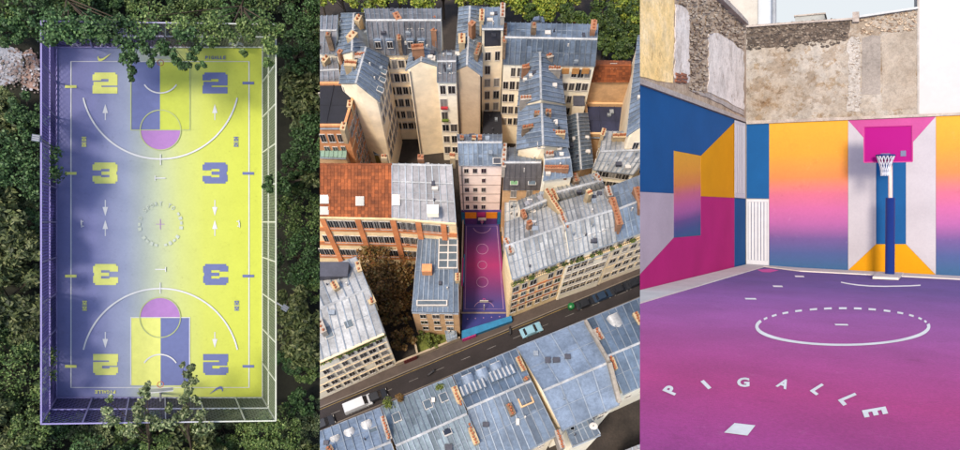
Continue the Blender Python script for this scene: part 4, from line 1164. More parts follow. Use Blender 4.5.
mb = MB(); c = g2(593.5, 426, 11.2); mb.tube([c - Z * .9, c], .05, 6); mb.build('mast', railm, sat)
mb = MB(); nrm = V((-.2, -.7, .68)).normalized(); ax = nrm.orthogonal().normalized(); ay = nrm.cross(ax)
pts = [[c + (ax * math.cos(t) + ay * math.sin(t)) * r - nrm * (.12 * (1 - (r / .42) ** 2)) for t in np.linspace(0, math.tau, 17)[:-1]] for r in (.42, .25, .05)]
for a_, b_ in zip(pts, pts[1:]):
    for i in range(16): mb.face([a_[i], a_[(i + 1) % 16], b_[(i + 1) % 16], b_[i]])
mb.build('dish', framew, sat)
# window boxes on the near row's street edge
for (x, y, r, lb) in ((389, 404, 4, 'green potted shrub on the street edge of the ribbed greenish roof beside its chimney wall'), (401, 399, 2.6, 'small orange-brown potted shrub on the street edge of the ribbed greenish roof'), (441, 387, 3, 'yellow-green potted shrub on the street edge beside the barrel dormers')):
    c = g2(x, y, 12.3); t = thing('potted_shrub', lb, 'shrub', c - Z * .3)
    mb = MB(); mb.tube([c - Z * .35, c + Z * .1], [.22, .28], 10); mb.build('pot', potm, t)
    v, f = crown([(c + V((rnd.uniform(-.3, .3), rnd.uniform(-.3, .3), .35)), r / 9) for _ in range(6)], 60, .14, .6, Z); mk_np('foliage', v, f, L_G if r != 2.6 else L_R, t)

# ---- vehicles
def car(name, label, cat, px, py, ang, body_m, L=2.6, W=1.05, H=.85, van=False, group=None):
    c = g2(px, py, .03); d = V((math.cos(ang), math.sin(ang), 0)); n = V((-d.y, d.x, 0))
    t = thing(name, label, cat, c, group)
    h = L / 2
    if van: prof = [(-h, .16), (-h, .8 * H), (-h + .1, H * 1.28), (h * .45, H * 1.28), (h * .72, H * .82), (h * .97, H * .66), (h, .3), (h * .95, .16)]
    else: prof = [(-h, .18), (-h, .52 * H), (-h * .9, .62 * H), (-h * .72, .64 * H), (-h * .5, H), (h * .2, H), (h * .5, .64 * H), (h * .92, .55 * H), (h, .42 * H), (h, .18)]
    mb = MB(); rings = []
    for wv, sc_ in ((-1, 1), (1, 1)):
        pass
    secs = [(-W / 2, .0), (-W / 2 * .86, .04), (W / 2 * .86, .04), (W / 2, .0)]
    k0 = len(mb.v); m = len(prof)
    for y, lift in ((-W / 2, 0), (-W / 2 * .82, 1), (W / 2 * .82, 1), (W / 2, 0)):
        for x, z in prof:
            zz = z if lift or z < .66 * H else .66 * H + (z - .66 * H) * .0
            mb.v.append(c + d * x + n * y + Z * zz)
    for i in range(3):
        for j in range(m):
            a, b_ = k0 + i * m + j, k0 + i * m + (j + 1) % m
            mb.f.append((a, b_, b_ + m, a + m)); mb.m.append(0)
    mb.f.append(tuple(k0 + j for j in range(m))[::-1]); mb.f.append(tuple(k0 + 3 * m + j for j in range(m))); mb.m += [0, 0]
    mb.build('body', body_m, t)
    def strip(x0, z0, x1, z1, y0, nm):
        mb = MB(); off = Z * .012 + d * (.012 if x1 > 0 else -.012)
        mb.face([c + d * x0 - n * y0 + Z * z0 + off, c + d * x1 - n * y0 + Z * z1 + off, c + d * x1 + n * y0 + Z * z1 + off, c + d * x0 + n * y0 + Z * z0 + off]); mb.build(nm, glass, t)
    if van: strip(h * .46, H * 1.26, h * .71, H * .84, W * .38, 'windscreen')
    else:
        strip(h * .22, H * .98, h * .48, H * .66, W * .38, 'windscreen'); strip(-h * .52, H * .98, -h * .70, H * .67, W * .36, 'rear_window')
    for sy in (-1, 1):
        zA, zB = (.70 * H, 1.2 * H) if van else (.68 * H, .96 * H)
        mb = MB(); x0, x1 = (h * .1, h * .55) if van else (-h * .52, h * .36)
        yo, yi = W * .47, W * .425
        mb.face([c + d * x0 + n * sy * yo + Z * zA, c + d * x1 + n * sy * yo + Z * zA, c + d * (x1 - .18) + n * sy * yi + Z * zB, c + d * (x0 + .1) + n * sy * yi + Z * zB]); mb.build('side_window', glass, t)
        for sx in (-.62, .62):
            w0 = c + d * h * sx + n * sy * (W / 2 - .08) + Z * .17
            mb = MB(); mb.tube([w0, w0 + n * sy * .1], .18, 12); wh = mb.build('wheel', railm, t)
            mb = MB(); mb.tube([w0 + n * sy * .1, w0 + n * sy * .115], .1, 10); mb.build('rim', framew, wh)
        for nm, xx, mm in (('headlight', h, framew), ('tail_light', -h, P('tail_red', s(150, 30, 26), .4) if 'tail_red' not in bpy.data.materials else bpy.data.materials['tail_red'])):
            mb = MB(); mb.box(c + d * xx + n * sy * W * .36 + Z * .4 * H, d * .02, n * .1, Z * .05); mb.build(nm, mm, t)
    return t
sa = (g2(*st(560, 20)) - g2(*st(380, 20))).normalized(); SA = math.atan2(sa.y, sa.x)
cw, cdk, cbl2, crd = P('white_car_paint', s(222, 224, 228), .3, var=.03), P('black_car_paint', s(40, 42, 48), .3, var=.03), P('light_blue_car_paint', s(150, 196, 214), .3, var=.03), P('red_car_paint', s(170, 40, 36), .3, var=.03)
car('van', 'white panel van parked at the kerb below the planted balconies', 'van', 358.5, 405, SA, cw, 3.3, 1.25, 1.0, True)
car('parked_car', 'black car parked behind the white van', 'car', 376.5, 397, SA, cdk)
car('parked_car', 'light blue car driving past the end of the little court', 'car', 531, 331, SA, cbl2, 2.7, 1.15)
for k, (x, lb) in enumerate(((585, 'black car parked nearest the green bin under the street buildings'), (602, 'dark car parked second from the green bin along the kerb'), (619, 'dark car parked third from the green bin along the kerb'), (634, 'dark car parked fourth from the green bin along the kerb'))):
    car('parked_car', lb, 'car', x, st(x, 15)[1], SA, cdk if k != 1 else P('dark_blue_car_paint', s(40, 60, 84), .3, var=.03), group='cars parked along the kerb')
car('parked_car', 'black car parked at the end of the near pavement by the first chimney wall', 'car', 324, 424, SA, cdk)
bn = thing('recycling_bin', 'round green recycling bin at the kerb beside the parked black car', 'bin', g2(570.5, st(570.5, 13)[1]))
p = g2(570.5, st(570.5, 13)[1], .02); gb = P('green_bin_plastic', s(30, 120, 60), .4, var=.04)
mb = MB(); mb.tube([p, p + Z * .7], [.34, .42], 16); mb.build('drum', gb, bn)
mb = MB(); mb.tube([p + Z * .7, p + Z * .95, p + Z * 1.05], [.44, .34, .08], 16); mb.build('lid', gb, bn)
def scooter(px, py, ang, label):
    c = g2(px, py, .1); d = V((math.cos(ang), math.sin(ang), 0)); n = V((-d.y, d.x, 0)); t = thing('motor_scooter', label, 'scooter', c)
    for nm, x in (('front_wheel', .42), ('rear_wheel', -.42)):
        mb = MB(); mb.ring(c + d * x + Z * .16, .13, .04, d, Z, 14, 6); mb.build(nm, railm, t)
    mb = MB(); mb.box(c - d * .2 + Z * .36, d * .32, n * .1, Z * .12); mb.build('seat', railm, t)
    mb = MB(); mb.box(c + d * .1 + Z * .18, d * .3, n * .11, Z * .05); mb.build('footboard', cdk, t)
    mb = MB(); mb.tube([c + d * .42 + Z * .16, c + d * .3 + Z * .62], .04, 6); mb.tube([c + d * .3 + Z * .62 - n * .2, c + d * .3 + Z * .62 + n * .2], .025, 6); mb.build('handlebar', railm, t)
scooter(432, 373, SA + .3, 'black motor scooter parked at the kerb beyond the red gate')
scooter(510, 331, SA + 1.2, 'black motor scooter standing at the corner of the cyan court wall')
# ---- avenue trees
k = 0
for i in range(16):
    x = 318 + i * 21 + rnd.uniform(-5, 5)
    tree2('avenue_tree', 'yellow-green tree in the row along the avenue behind the zinc roofs', x, rnd.uniform(-12, 1), 6.0, rnd.uniform(13, 17), 5.5, L_T, 22, 70, .3, 'trees along the avenue')
for i, (x, y, r, dk_) in enumerate(((606, 14, 15, 1), (622, 8, 14, 0), (636, 16, 14, 1), (598, 30, 11, 1), (614, 30, 15, 1), (632, 36, 13, 1), (604, 46, 10, 1), (620, 50, 12, 1), (640, 28, 13, 0), (566, 14, 10, 1), (548, 10, 11, 0), (582, 20, 9, 1), (530, 12, 9, 1))):
    tree2('park_tree', 'dark green tree of the small park behind the long pale zinc roof' if dk_ else 'bright green tree of the small park behind the long pale zinc roof', x, y, 6.0, r, 5.5, L_T2 if dk_ else L_T, 24, 70, .28, 'dark park trees' if dk_ else 'bright park trees')
car('parked_car', 'red car glimpsed on the avenue among the park trees', 'car', 573, 21, 0, crd)
car('parked_car', 'white car glimpsed on the avenue beside the red car', 'car', 537, 22, 0, cw)
CLIP = None

K[0] = 1.0
# ================================================================== the painted court between old walls, seen at eye level
CLIP = (C, RT - FW * ((640 - CX) / F))
N3 = ray(-742, 183).cross(ray(956, 211.6)).normalized()
if N3.dot(UP) < 0: N3 = -N3
FL0 = C - N3 * 3.7
def g3(px, py, h=0.0):
    return hit(px, py, N3, FL0 + N3 * h)
LB0, COR, BB1 = g3(640, 291.2), g3(746, 264.5), g3(960, 276.2)
DL, DB = (COR - LB0).normalized(), (BB1 - COR).normalized()
NL = DL.cross(N3).normalized()
if NL.dot(FW) > 0: NL = -NL
NB = DB.cross(N3).normalized()
if NB.dot(FW) > 0: NB = -NB
def wl(px, py, off=0.0): return hit(px, py, NL, COR + NL * off)
def wb(px, py, off=0.0): return hit(px, py, NB, COR + NB * off)

# --- floor
k3 = 1.0
court3 = thing('basketball_court', 'purple to magenta painted court floor lettered PIGALLE between the mural walls', 'court', g3(820, 330))
fpa, fpb = g3(800, 268), g3(800, 470)
def td(y):
    p = g3(800, y); d = fpb - fpa
    return (p - fpa).dot(d) / d.length_squared
def fs(r, g, b, k=1.0):
    c = s(r, g, b, k)
    return (c[0] * 1.0, c[1] * .68, c[2] * .74, 1)
fl_m = GRAD('gradient_floor_paint', fpa, fpb, [(0, fs(92, 86, 158, k3)), (td(285), fs(112, 92, 166, k3)), (td(300), fs(150, 102, 178, k3)), (td(330), fs(182, 104, 180, k3)), (td(360), fs(196, 92, 168, k3)), (td(395), fs(206, 82, 156, k3)), (1, fs(184, 84, 166, k3))], rough=.9, var=.17, fine=16, bmp=.5, wear=.05)
mb = MB()
mb.prism([g3(630, 530), g3(1030, 530), g3(1030, 280), COR - NB * .2, g3(630, 294)], N3 * -.25)
mb.build('surface', fl_m, court3)
W3 = P('white_floor_paint', s(250, 236, 226, 1.0), .8, var=.10, scale=.8, fine=7)
kerb = P('white_kerb_paint', s(216, 206, 196, .8), .8, var=.08)
PK = P('magenta_paint', s(206, 72, 150), .8, var=.06)
def paint3(name, polys, m, lay=1, parent=court3):
    mb = MB()
    for p in polys:
        pp = [g3(x, y, .006 * lay) for x, y in p]
        nn = (pp[1] - pp[0]).cross(pp[2] - pp[0])
        mb.face(pp if nn.dot(N3) > 0 else pp[::-1])
    return mb.build(name, m, parent)
def kerbline(name, pts, h):
    mb = MB(); mb.prism([g3(x, y, .002) for x, y in pts][::-1], N3 * h); mb.build(name, kerb, court3)
kerbline('kerb', [(630, 306.8), (764, 267.2), (747.5, 264.9), (630, 293.8)], .06)
kerbline('kerb', [(764.4, 267.1), (800, 271.6), (1020, 283), (1020, 280), (800, 268.6), (747.8, 264.8)], .06)
paint3('corner_patch', [[(757, 269.6), (770, 268.9), (779, 270.3), (770, 272.4), (762, 272)]], PK, 1)
wid = lambda t: 1.2 + 2.0 * abs(math.cos(t)) ** 3 + .9 * max(0, math.sin(t))
ap = [math.radians(-160 + (360 - 42) * i / 70 - 42 + 0) for i in range(71)]
ap = [math.radians(-8 + (206) * i / 60) for i in range(61)]
E = lambda t: (842.8 + 86 * math.cos(t), 326.5 + 18.3 * math.sin(t))
paint3('circle_line', ribbon([E(t) for t in ap], [wid(t) for t in ap]), W3, 2)
for a in (206, 217, 228, 239, 250, 260, 270, 280, 290, 301, 312, 323, 334, 344):
    tt = [math.radians(a - 2.6 + 5.2 * i / 3) for i in range(4)]
    paint3('dash', ribbon([E(t) for t in tt], 1.9), W3, 2)
for x, y, w in ((841.5, 324.6, 13), (750.7, 298.7, 11), (777.8, 286.2, 9.5), (799.5, 276.3, 9)):
    paint3('dash', [[(x - w / 2 - .6, y - .8), (x + w / 2 - .6, y - .6), (x + w / 2 + .6, y + .9), (x - w / 2 + .6, y + .7)]], W3, 2)
paint3('hoop_arc', ribbon([(841, 282.2), (848, 283.6), (858, 285), (870, 286), (884, 286.3), (898, 286.1), (910, 285.8), (920.6, 285.2)], 1.15), W3, 2)
paint3('square_mark', [[(734.5, 423), (755.4, 425.3), (747.5, 435.5), (724, 432.5)]], W3, 2)
cv3 = lambda x, y: g3(x, y, .012)
GL3 = {}
def gl3(ch):
    if ch not in GL3: GL3[ch] = glyph(ch, .04)
    return GL3[ch]
def let3(ch, x, y, a, w, h, k=1.0):
    a = math.radians(a); c_, s_ = math.cos(a), math.sin(a)
    p, f, asp = gl3(ch)
    rv = (w * c_, w * .62 * s_); uv = (h * 1.35 * s_, -h * c_)
    mk('letter', [cv3(x + q[0] * rv[0] + q[1] * uv[0], y + q[0] * rv[1] + q[1] * uv[1]) for q in p], f, W3, court3)
for args in (('P', 671, 390, -60, 11, 10.5), ('I', 706, 384.6, -36, 4.2, 9.8), ('G', 743.3, 382.2, 0, 12.5, 9.4), ('A', 783.5, 383.6, 26, 12, 9.4), ('L', 818.8, 389.4, 50, 10, 11.5), ('L', 849, 399.3, 60, 11, 14.5), ('E', 875, 412, 77, 12, 18)):
    let3(*args)

# --- wall shells
K[0] = .52
conc = P('old_concrete', s(190, 180, 165), .9, var=.15, bmp=.3)
M_BLUE = P('blue_mural_paint', s(22, 94, 156, 1.1), .75, var=.08, scale=.5, spec=.12)
M_GREY = P('grey_mural_paint', s(204, 188, 198, 1.1), .75, var=.08, scale=.5, spec=.12)
M_YEL = P('yellow_mural_paint', s(250, 172, 8), .75, var=.06, scale=.5, spec=.12)
M_MAG = P('magenta_mural_paint', s(200, 40, 126, 1.15), .75, var=.08, scale=.5, spec=.12)
M_PNK = P('pink_mural_paint', s(214, 92, 164), .75, var=.08, scale=.5, spec=.12)
M_WHT = P('white_mural_paint', s(226, 220, 228, .88), .75, var=.07, scale=.5, spec=.12)
sunset = [(0, s(252, 180, 6)), (.22, s(250, 166, 20)), (.38, s(240, 140, 66)), (.5, s(224, 108, 140)), (.6, s(212, 100, 166)), (.7, s(186, 94, 170)), (.80, s(110, 78, 152)), (.9, s(62, 84, 150)), (1, s(30, 96, 148))]
lw = thing('mural_wall', 'side wall painted in blue, yellow and magenta blocks below old rubble masonry', 'wall', wl(640, 291))
bw = thing('mural_wall', 'end wall with sunset gradient panels behind the magenta hoop below weathered plaster', 'wall', wb(850, 270))
mb = MB(); mb.prism([wl(630, 296, -.02), wl(746, 264.5, -.02), wl(746, 123.5, -.02), wl(630, 81, -.02)], NL * -.5); mb.build('wall_core', conc, lw)
mb = MB(); mb.prism([wb(746, 264.5, -.02), wb(1020, 279.5, -.02), wb(1020, 112.6, -.02), wb(746, 124, -.02)], NB * -.5); mb.build('wall_core', conc, bw)
def panel(parent, fn, pts, m, off=.012, name='painted_panel', n=None):
    n = n or (NL if fn is wl else NB)
    mb = MB(); mb.prism([fn(x, y, off) for x, y in pts], n * -.02)
    return mb.build(name, m, parent)
yb = lambda x: 264.5 + (x - 746) * (11.7 / 214)        # foot of the end wall
yt = lambda x: 124.6 - (x - 746) * (9.1 / 214)         # top of the end wall's paint
ybl = lambda x: 291.2 - (x - 640) * (26.7 / 106)
ytl = lambda x: 85 + (x - 640) * (38.6 / 106)
dk = P('dark_gap', s(138, 146, 176), .8)
panel(lw, wl, [(630, 191.2), (673.8, 193.3), (673.8, 150.5), (701, 155.6), (734.8, 121.8), (734.8, ytl(734.8)), (630, ytl(630))], M_BLUE)
panel(lw, wl, [(630, 285), (673.8, 237.6), (673.8, 193.5), (630, 191.4)], M_GREY)
g_l = GRAD('sunset_paint_side', wl(687, 151), wl(687, 237), sunset, rough=.75, wear=.03)
panel(lw, wl, [(674, 237.6), (700.8, 235.2), (700.8, 155.8), (674, 150.8)], g_l)
panel(lw, wl, [(701, 196.2), (734.6, 197.8), (734.6, 122.4), (701, 155.8)], M_YEL)
panel(lw, wl, [(630, ybl(630)), (734.4, ybl(734.4)), (734.4, 198), (701, 196.4), (701, 235.4), (674, 237.8), (630, 285.2)], M_MAG)
panel(lw, wl, [(734.6, ybl(734.6)), (745.6, ybl(745.6)), (745.6, 198.8), (734.6, 198)], M_BLUE)
panel(bw, wb, [(746.6, 198.4), (769, 198.6), (769, yt(769)), (746.6, yt(746.6))], M_BLUE)
g_b = GRAD('sunset_paint_end', wb(808, 121), wb(808, 268), sunset, rough=.75, wear=.03)
panel(bw, wb, [(769.2, yb(769.2)), (848, yb(848)), (848, yt(848)), (769.2, yt(769.2))], g_b)
panel(bw, wb, [(936, yb(936)), (1020, yb(1020)), (1020, yt(1020)), (936, yt(936))], g_b)
panel(bw, wb, [(848.2, yb(848)), (876, 244), (876, 152), (848.2, yt(848))], M_WHT)
panel(bw, wb, [(906, 244), (935.8, yb(935.8)), (935.8, yt(936)), (906, 150)], M_WHT)
panel(bw, wb, [(876.2, 244), (905.8, 244), (905.8, 150), (876.2, 152)], M_BLUE)
panel(bw, wb, [(848.2, yt(848) + .1), (876.2, 151.8), (905.8, 149.8), (935.8, yt(936) + .1)], M_PNK)
panel(bw, wb, [(848.4, yb(848.4)), (935.6, yb(935.6)), (905.8, 244.2), (876.2, 244.2)], M_YEL)
# slatted doors at the corner
wood_w = P('white_slat_paint', s(232, 232, 238), .6, var=.05)
def slats(parent, fn, x0, x1, yt0, yt1, yb0, yb1, n, nm):
    panel(parent, fn, [(x0, yb0), (x1, yb1), (x1, yt1), (x0, yt0)], dk, .014, 'door_backing')
    tw = 1.6 if x1 - x0 > 15 else 1.0
    lerp = lambda a, b, t: a + (b - a) * t
    Y = lambda x, top: lerp(yt0, yt1, (x - x0) / (x1 - x0)) if top else lerp(yb0, yb1, (x - x0) / (x1 - x0))
    fr = []
    for a, b in ((x0, x0 + tw), (x1 - tw, x1)):
        panel(parent, fn, [(a, Y(a, 0)), (b, Y(b, 0)), (b, Y(b, 1)), (a, Y(a, 1))], wood_w, .07, 'door_stile', nm)
    a, b = x0 + tw + .05, x1 - tw - .05
    panel(parent, fn, [(a, Y(a, 1) + 2.6), (b, Y(b, 1) + 2.6), (b, Y(b, 1)), (a, Y(a, 1))], wood_w, .066, 'door_rail', nm)
    panel(parent, fn, [(a, Y(a, 0)), (b, Y(b, 0)), (b, Y(b, 0) - 4.5), (a, Y(a, 0) - 4.5)], wood_w, .066, 'door_rail', nm)
    w = (b - a) / n
    for i in range(n):
        p, q = a + w * (i + .12), a + w * (i + .88)
        panel(parent, fn, [(p, Y(p, 0) - 4.6), (q, Y(q, 0) - 4.6), (q, Y(q, 1) + 2.7), (p, Y(p, 1) + 2.7)], wood_w, .055, 'slat', nm)
slats(lw, wl, 734.9, 745.4, ytl(735) + .6, ytl(745) + .3, 197.6, 198.4, 4, NL)
slats(bw, wb, 746.4, 768.8, 199.2, 199.4, yb(746.4) - .4, yb(768.8) - .2, 6, NB)

# --- old masonry above the paint
def GRUNGE(name, cols, scale, fine, bmp=.7, dist=.06, dirt=.22, peel=None):
    m, nt, b = newmat(name)
    dots = []
    for ax, k in ((DB, 1.0), (N3, .6), (NB, 1.0)):            # coordinates squeezed up the wall, so that stains run down it
        v = nt.nodes.new('ShaderNodeVectorMath'); v.operation = 'DOT_PRODUCT'; v.inputs[1].default_value = ax * k
        nt.links.new(pos(nt), v.inputs[0]); dots.append(v.outputs['Value'])
    cmb = nt.nodes.new('ShaderNodeCombineXYZ')
    for i, d in enumerate(dots): nt.links.new(d, cmb.inputs[i])
    c = ramp(nt, noise(nt, scale, 9, .72), [(.28 + .44 * i / (len(cols) - 1), c) for i, c in enumerate(cols)])
    c = mixc(nt, c, ramp(nt, noise(nt, 1.1, 8, .7, cmb.outputs[0]), [(.38, grey(1 - dirt)), (.55, grey(1))]), 1.0, 'MULTIPLY')
    if peel:      # flaked areas with a crisp broken edge
        for sc_, th, tint in peel:
            c = mixc(nt, c, ramp(nt, noise(nt, sc_, 12, .72), [(th, tint), (th + .025, grey(1))]), 1.0, 'MULTIPLY')
    c = mixc(nt, c, ramp(nt, noise(nt, fine, 7, .75), [(.34, grey(.74)), (.56, grey(1))]), 1.0, 'MULTIPLY')
    c = mixc(nt, c, ramp(nt, noise(nt, fine * 3, 4, .7), [(.36, grey(.82)), (.5, grey(1))]), 1.0, 'MULTIPLY')
    nt.links.new(c, b.inputs['Base Color'])
    b.inputs['Roughness'].default_value = .95
    b.inputs['Specular IOR Level'].default_value = .2
    bump(nt, b, noise(nt, fine, 8, .7), bmp, dist)
    return m
plaster = GRUNGE('weathered_plaster', [s(160, 130, 98), s(190, 174, 154), s(200, 188, 172), s(212, 204, 192), s(202, 190, 174)], .3, 4, peel=[(.55, .44, (.78, .72, .66, 1)), (.9, .42, (.80, .70, .58, 1)), (1.7, .40, (.72, .70, .68, 1))])
stone_base = GRUNGE('rubble_mortar', [s(150, 124, 100, 1.3), s(196, 172, 146, 1.3), s(222, 204, 180, 1.3)], 1.6, 8)
ochre = GRUNGE('ochre_plaster', peel=[(.7, .42, (.86, .84, .84, 1)), (1.8, .37, (.74, .70, .66, 1))], cols=[s(232, 192, 118, 1.7), s(242, 208, 144, 1.7), s(244, 224, 184, 1.7)], scale=.4, fine=4, bmp=.3)
pale = GRUNGE('pale_plaster', peel=[(.8, .42, (.82, .80, .78, 1)), (2.0, .38, (.7, .66, .62, 1))], cols=[s(204, 192, 180, 1.6), s(224, 212, 200, 1.6), s(234, 226, 216, 1.6)], scale=.5, fine=5, bmp=.35)
cement = GRUNGE('cement_band', [s(196, 180, 166), s(214, 200, 188), s(224, 214, 204)], .8, 6, .4)
greyp = GRUNGE('grey_plaster', [s(164, 154, 144), s(178, 168, 158), s(190, 180, 170)], .6, 6, .4)
white_w = P('white_render', s(236, 230, 228, .9), .9, var=.05, scale=.25, fine=3)
brickm = P('red_brick', s(186, 118, 86), .9, var=.2, fine=6, bmp=.4)
dark_cap = GRUNGE('sooty_mortar', [s(84, 74, 66), s(120, 106, 94), s(160, 146, 130)], 1.2, 8)
def rough(pts, step=3.0, amp=.8):
    """A pixel outline with broken edges."""
    out = []
    for i in range(len(pts)):
        a, b = pts[i], pts[(i + 1) % len(pts)]
        n = max(1, int(math.dist(a, b) / step))
        for k in range(n):
            t = k / n; j = 0 if k == 0 else amp
            out.append((a[0] + (b[0] - a[0]) * t + rnd.uniform(-j, j), a[1] + (b[1] - a[1]) * t + rnd.uniform(-j, j)))
    return out
def slab(parent, fn, pts, m, off, name, depth=.3, n=None):
    n = n or (NL if fn is wl else NB)
    P_ = [fn(x, y, off) for x, y in pts]
    mb = MB(); k = len(P_)
    mb.prism(P_, n * -depth)
    return mb.build(name, m, parent)
slab(lw, wl, [(630, 81), (746, 122), (746.4, 26), (741, 17), (735, 8), (728, 2), (724, -26), (630, -26)], stone_base, 0, 'masonry', .5)
slab(lw, wl, [(630, 79.8), (746, 122.2), (746, 118.6), (630, 74)], cement, .12, 'cement_ledge', .3)
slab(lw, wl, rough([(630, 73), (657, 81), (673, 83), (674.5, 5), (671, -20), (630, -20)], 4, .7), ochre, .03, 'plaster_patch', .1)
slab(lw, wl, rough([(675, 78), (689, 83), (690, 66), (689.5, 14), (686, 8), (675.4, 4)], 4, .9), pale, .03, 'plaster_patch', .1)
slab(lw, wl, rough([(708, 92), (728, 101), (744, 110), (744, 52), (735, 44), (718, 33), (708.5, 34)], 4, 1.1), pale, .03, 'plaster_patch', .1)
slab(lw, wl, rough([(690, 90), (707, 97), (744, 116), (744, 111), (708, 93)], 3, .6), cement, .05, 'plaster_patch', .1)
for r in range(3):
    for cidx in range(2):
        x0, y0 = 676.5 + cidx * 5.6 + (r % 2) * .8, 72.6 + r * 3.3
        dy = .32
        slab(lw, wl, [(x0, y0 + 2.6), (x0 + 5, y0 + 2.6 + 5 * dy), (x0 + 5, y0 + 5 * dy), (x0, y0)], brickm, .085, 'brick', .1)
slab(lw, wl, [(721, -2), (748.5, 24.5), (748.5, 21.5), (741, 13), (733, 5), (724, -5)], cement, .35, 'coping', .9)
topb = [(746, 26), (762, 24.5), (800, 22), (848, 19), (854, 17.5), (858, 16.5), (880, 12.5), (900, 10), (918, 7.5)]
slab(bw, wb, [(746, 122.6), (918, 115.6)] + topb[::-1], plaster, 0, 'masonry', .5)
slab(bw, wb, [(746.2, 124.2), (1020, 112.6), (1020, 110.2), (746.2, 120.8)], cement, .14, 'cement_ledge', .3)
slab(bw, wb, rough([(746.6, 46), (775, 47), (800, 44), (826, 41), (849, 38), (850, 19.5), (820, 21.5), (780, 24), (747, 26.4)], 4, 1.6), dark_cap, .02, 'sooty_band', .1)
slab(bw, wb, rough([(847, 112), (860, 111), (860.5, 60), (859, 40), (852, 36), (847, 44), (849, 70)], 3.5, 1.1), GRUNGE('white_lime', [s(170, 154, 136), s(214, 206, 196), s(228, 222, 214)], 2.2, 8), .03, 'lime_patch', .1)
slab(bw, wb, rough([(861.5, 95), (880.5, 94), (880.8, 36), (872, 35), (862, 38)], 6, .35), greyp, .02, 'plaster_patch', .1)
slab(bw, wb, rough([(882.5, 110), (916, 108), (916.5, 30), (900, 33), (882, 36)], 7, .5), GRUNGE('beige_plaster', [s(176, 158, 138), s(196, 182, 164), s(208, 196, 180)], .6, 6, .5), .02, 'plaster_patch', .1)
slab(bw, wb, [(852.5, 22), (859, 21.6), (859, 11.5), (852.5, 12)], cement, .25, 'pier_cap', .6)
slab(bw, wb, [(859.2, 17.4), (918.2, 8.6), (918.2, 6.6), (859.2, 15.4)], P('lead_flashing', s(196, 200, 204), .5, .3), .3, 'coping', .9)
slab(bw, wb, [(746.4, 27.2), (852.4, 19.6), (852.4, 17.6), (746.4, 25.2)], cement, .2, 'coping', .8)
# loose rubble stones standing proud of the mortar
stonem = []
def stones(parent, fn, region, n, r0, r1, cols):
    mb = MB(); nn = NL if fn is wl else NB
    import mathutils
    m_, nt, b = newmat('rubble_stone')
    g = nt.nodes.new('ShaderNodeNewGeometry')
    c = ramp(nt, g.outputs['Random Per Island'], [(i / (len(cols) - 1), c) for i, c in enumerate(cols)])
    c = mixc(nt, c, ramp(nt, noise(nt, 9, 5), [(.3, grey(.7)), (.7, grey(1))]), 1.0, 'MULTIPLY')
    nt.links.new(c, b.inputs['Base Color']); b.inputs['Roughness'].default_value = .95
    xs_ = [p[0] for p in region]; ys_ = [p[1] for p in region]
    def inside(x, y):
        r = False
        for i in range(len(region)):
            (x1, y1), (x2, y2) = region[i], region[i - 1]
            if (y1 > y) != (y2 > y) and x < (x2 - x1) * (y - y1) / (y2 - y1) + x1: r = not r
        return r
    k = 0; tries = 0
    while k < n and tries < n * 20:
        tries += 1
        x, y = rnd.uniform(min(xs_), max(xs_)), rnd.uniform(min(ys_), max(ys_))
        if not inside(x, y): continue
        k += 1
        rx, ry = rnd.uniform(r0, r1) * 1.4, rnd.uniform(r0, r1) * .85
        m = rnd.randint(5, 7); a0 = rnd.uniform(0, 6)
        ol = [(x + rx * math.cos(a0 + i * math.tau / m) * rnd.uniform(.75, 1.1), y + ry * math.sin(a0 + i * math.tau / m) * rnd.uniform(.75, 1.1)) for i in range(m)]
        of = rnd.uniform(.03, .10)
        low = [fn(a, b_, .0) for a, b_ in ol]; top = [fn(x + (a - x) * .7, y + (b_ - y) * .7, of) for a, b_ in ol]
        q = len(mb.v); mb.v += low + top
        for i in range(m):
            j = (i + 1) % m
            mb.f.append((q + i, q + j, q + m + j, q + m + i)); mb.m.append(0)
        mb.f.append(tuple(range(q + m, q + 2 * m))); mb.m.append(0)
    mb.build('rubble', m_, parent, kind='stuff')
warm = [s(128, 104, 84, 1.2), s(172, 146, 120, 1.2), s(200, 176, 148, 1.2), s(224, 204, 178, 1.2), s(150, 122, 98, 1.2)]
sooty = [s(70, 62, 56), s(104, 92, 82), s(136, 122, 108), s(170, 154, 136)]
stones(lw, wl, [(690, 90), (707, 98), (708, 34), (719, 31), (736, 43), (744, 50), (745, 26), (734, 8), (727, 0), (690, 0)], 420, .9, 2.1, warm)
stones(lw, wl, [(675, 4), (690, 10), (690, -15), (675, -15)], 40, .9, 2.0, warm)
stones(bw, wb, [(747, 50), (770, 47), (790, 52), (800, 44), (825, 47), (849, 40), (849, 18), (800, 21), (747, 25)], 460, .9, 2.0, sooty)
stones(bw, wb, [(847, 110), (861, 110), (861, 40), (852, 34)], 120, .7, 1.6, [s(190, 176, 160), s(220, 212, 202), s(228, 222, 214), s(160, 138, 116)])
stones(bw, wb, [(861, 36), (916, 30), (916, 10), (880, 14), (861, 18)], 130, .8, 1.7, warm)
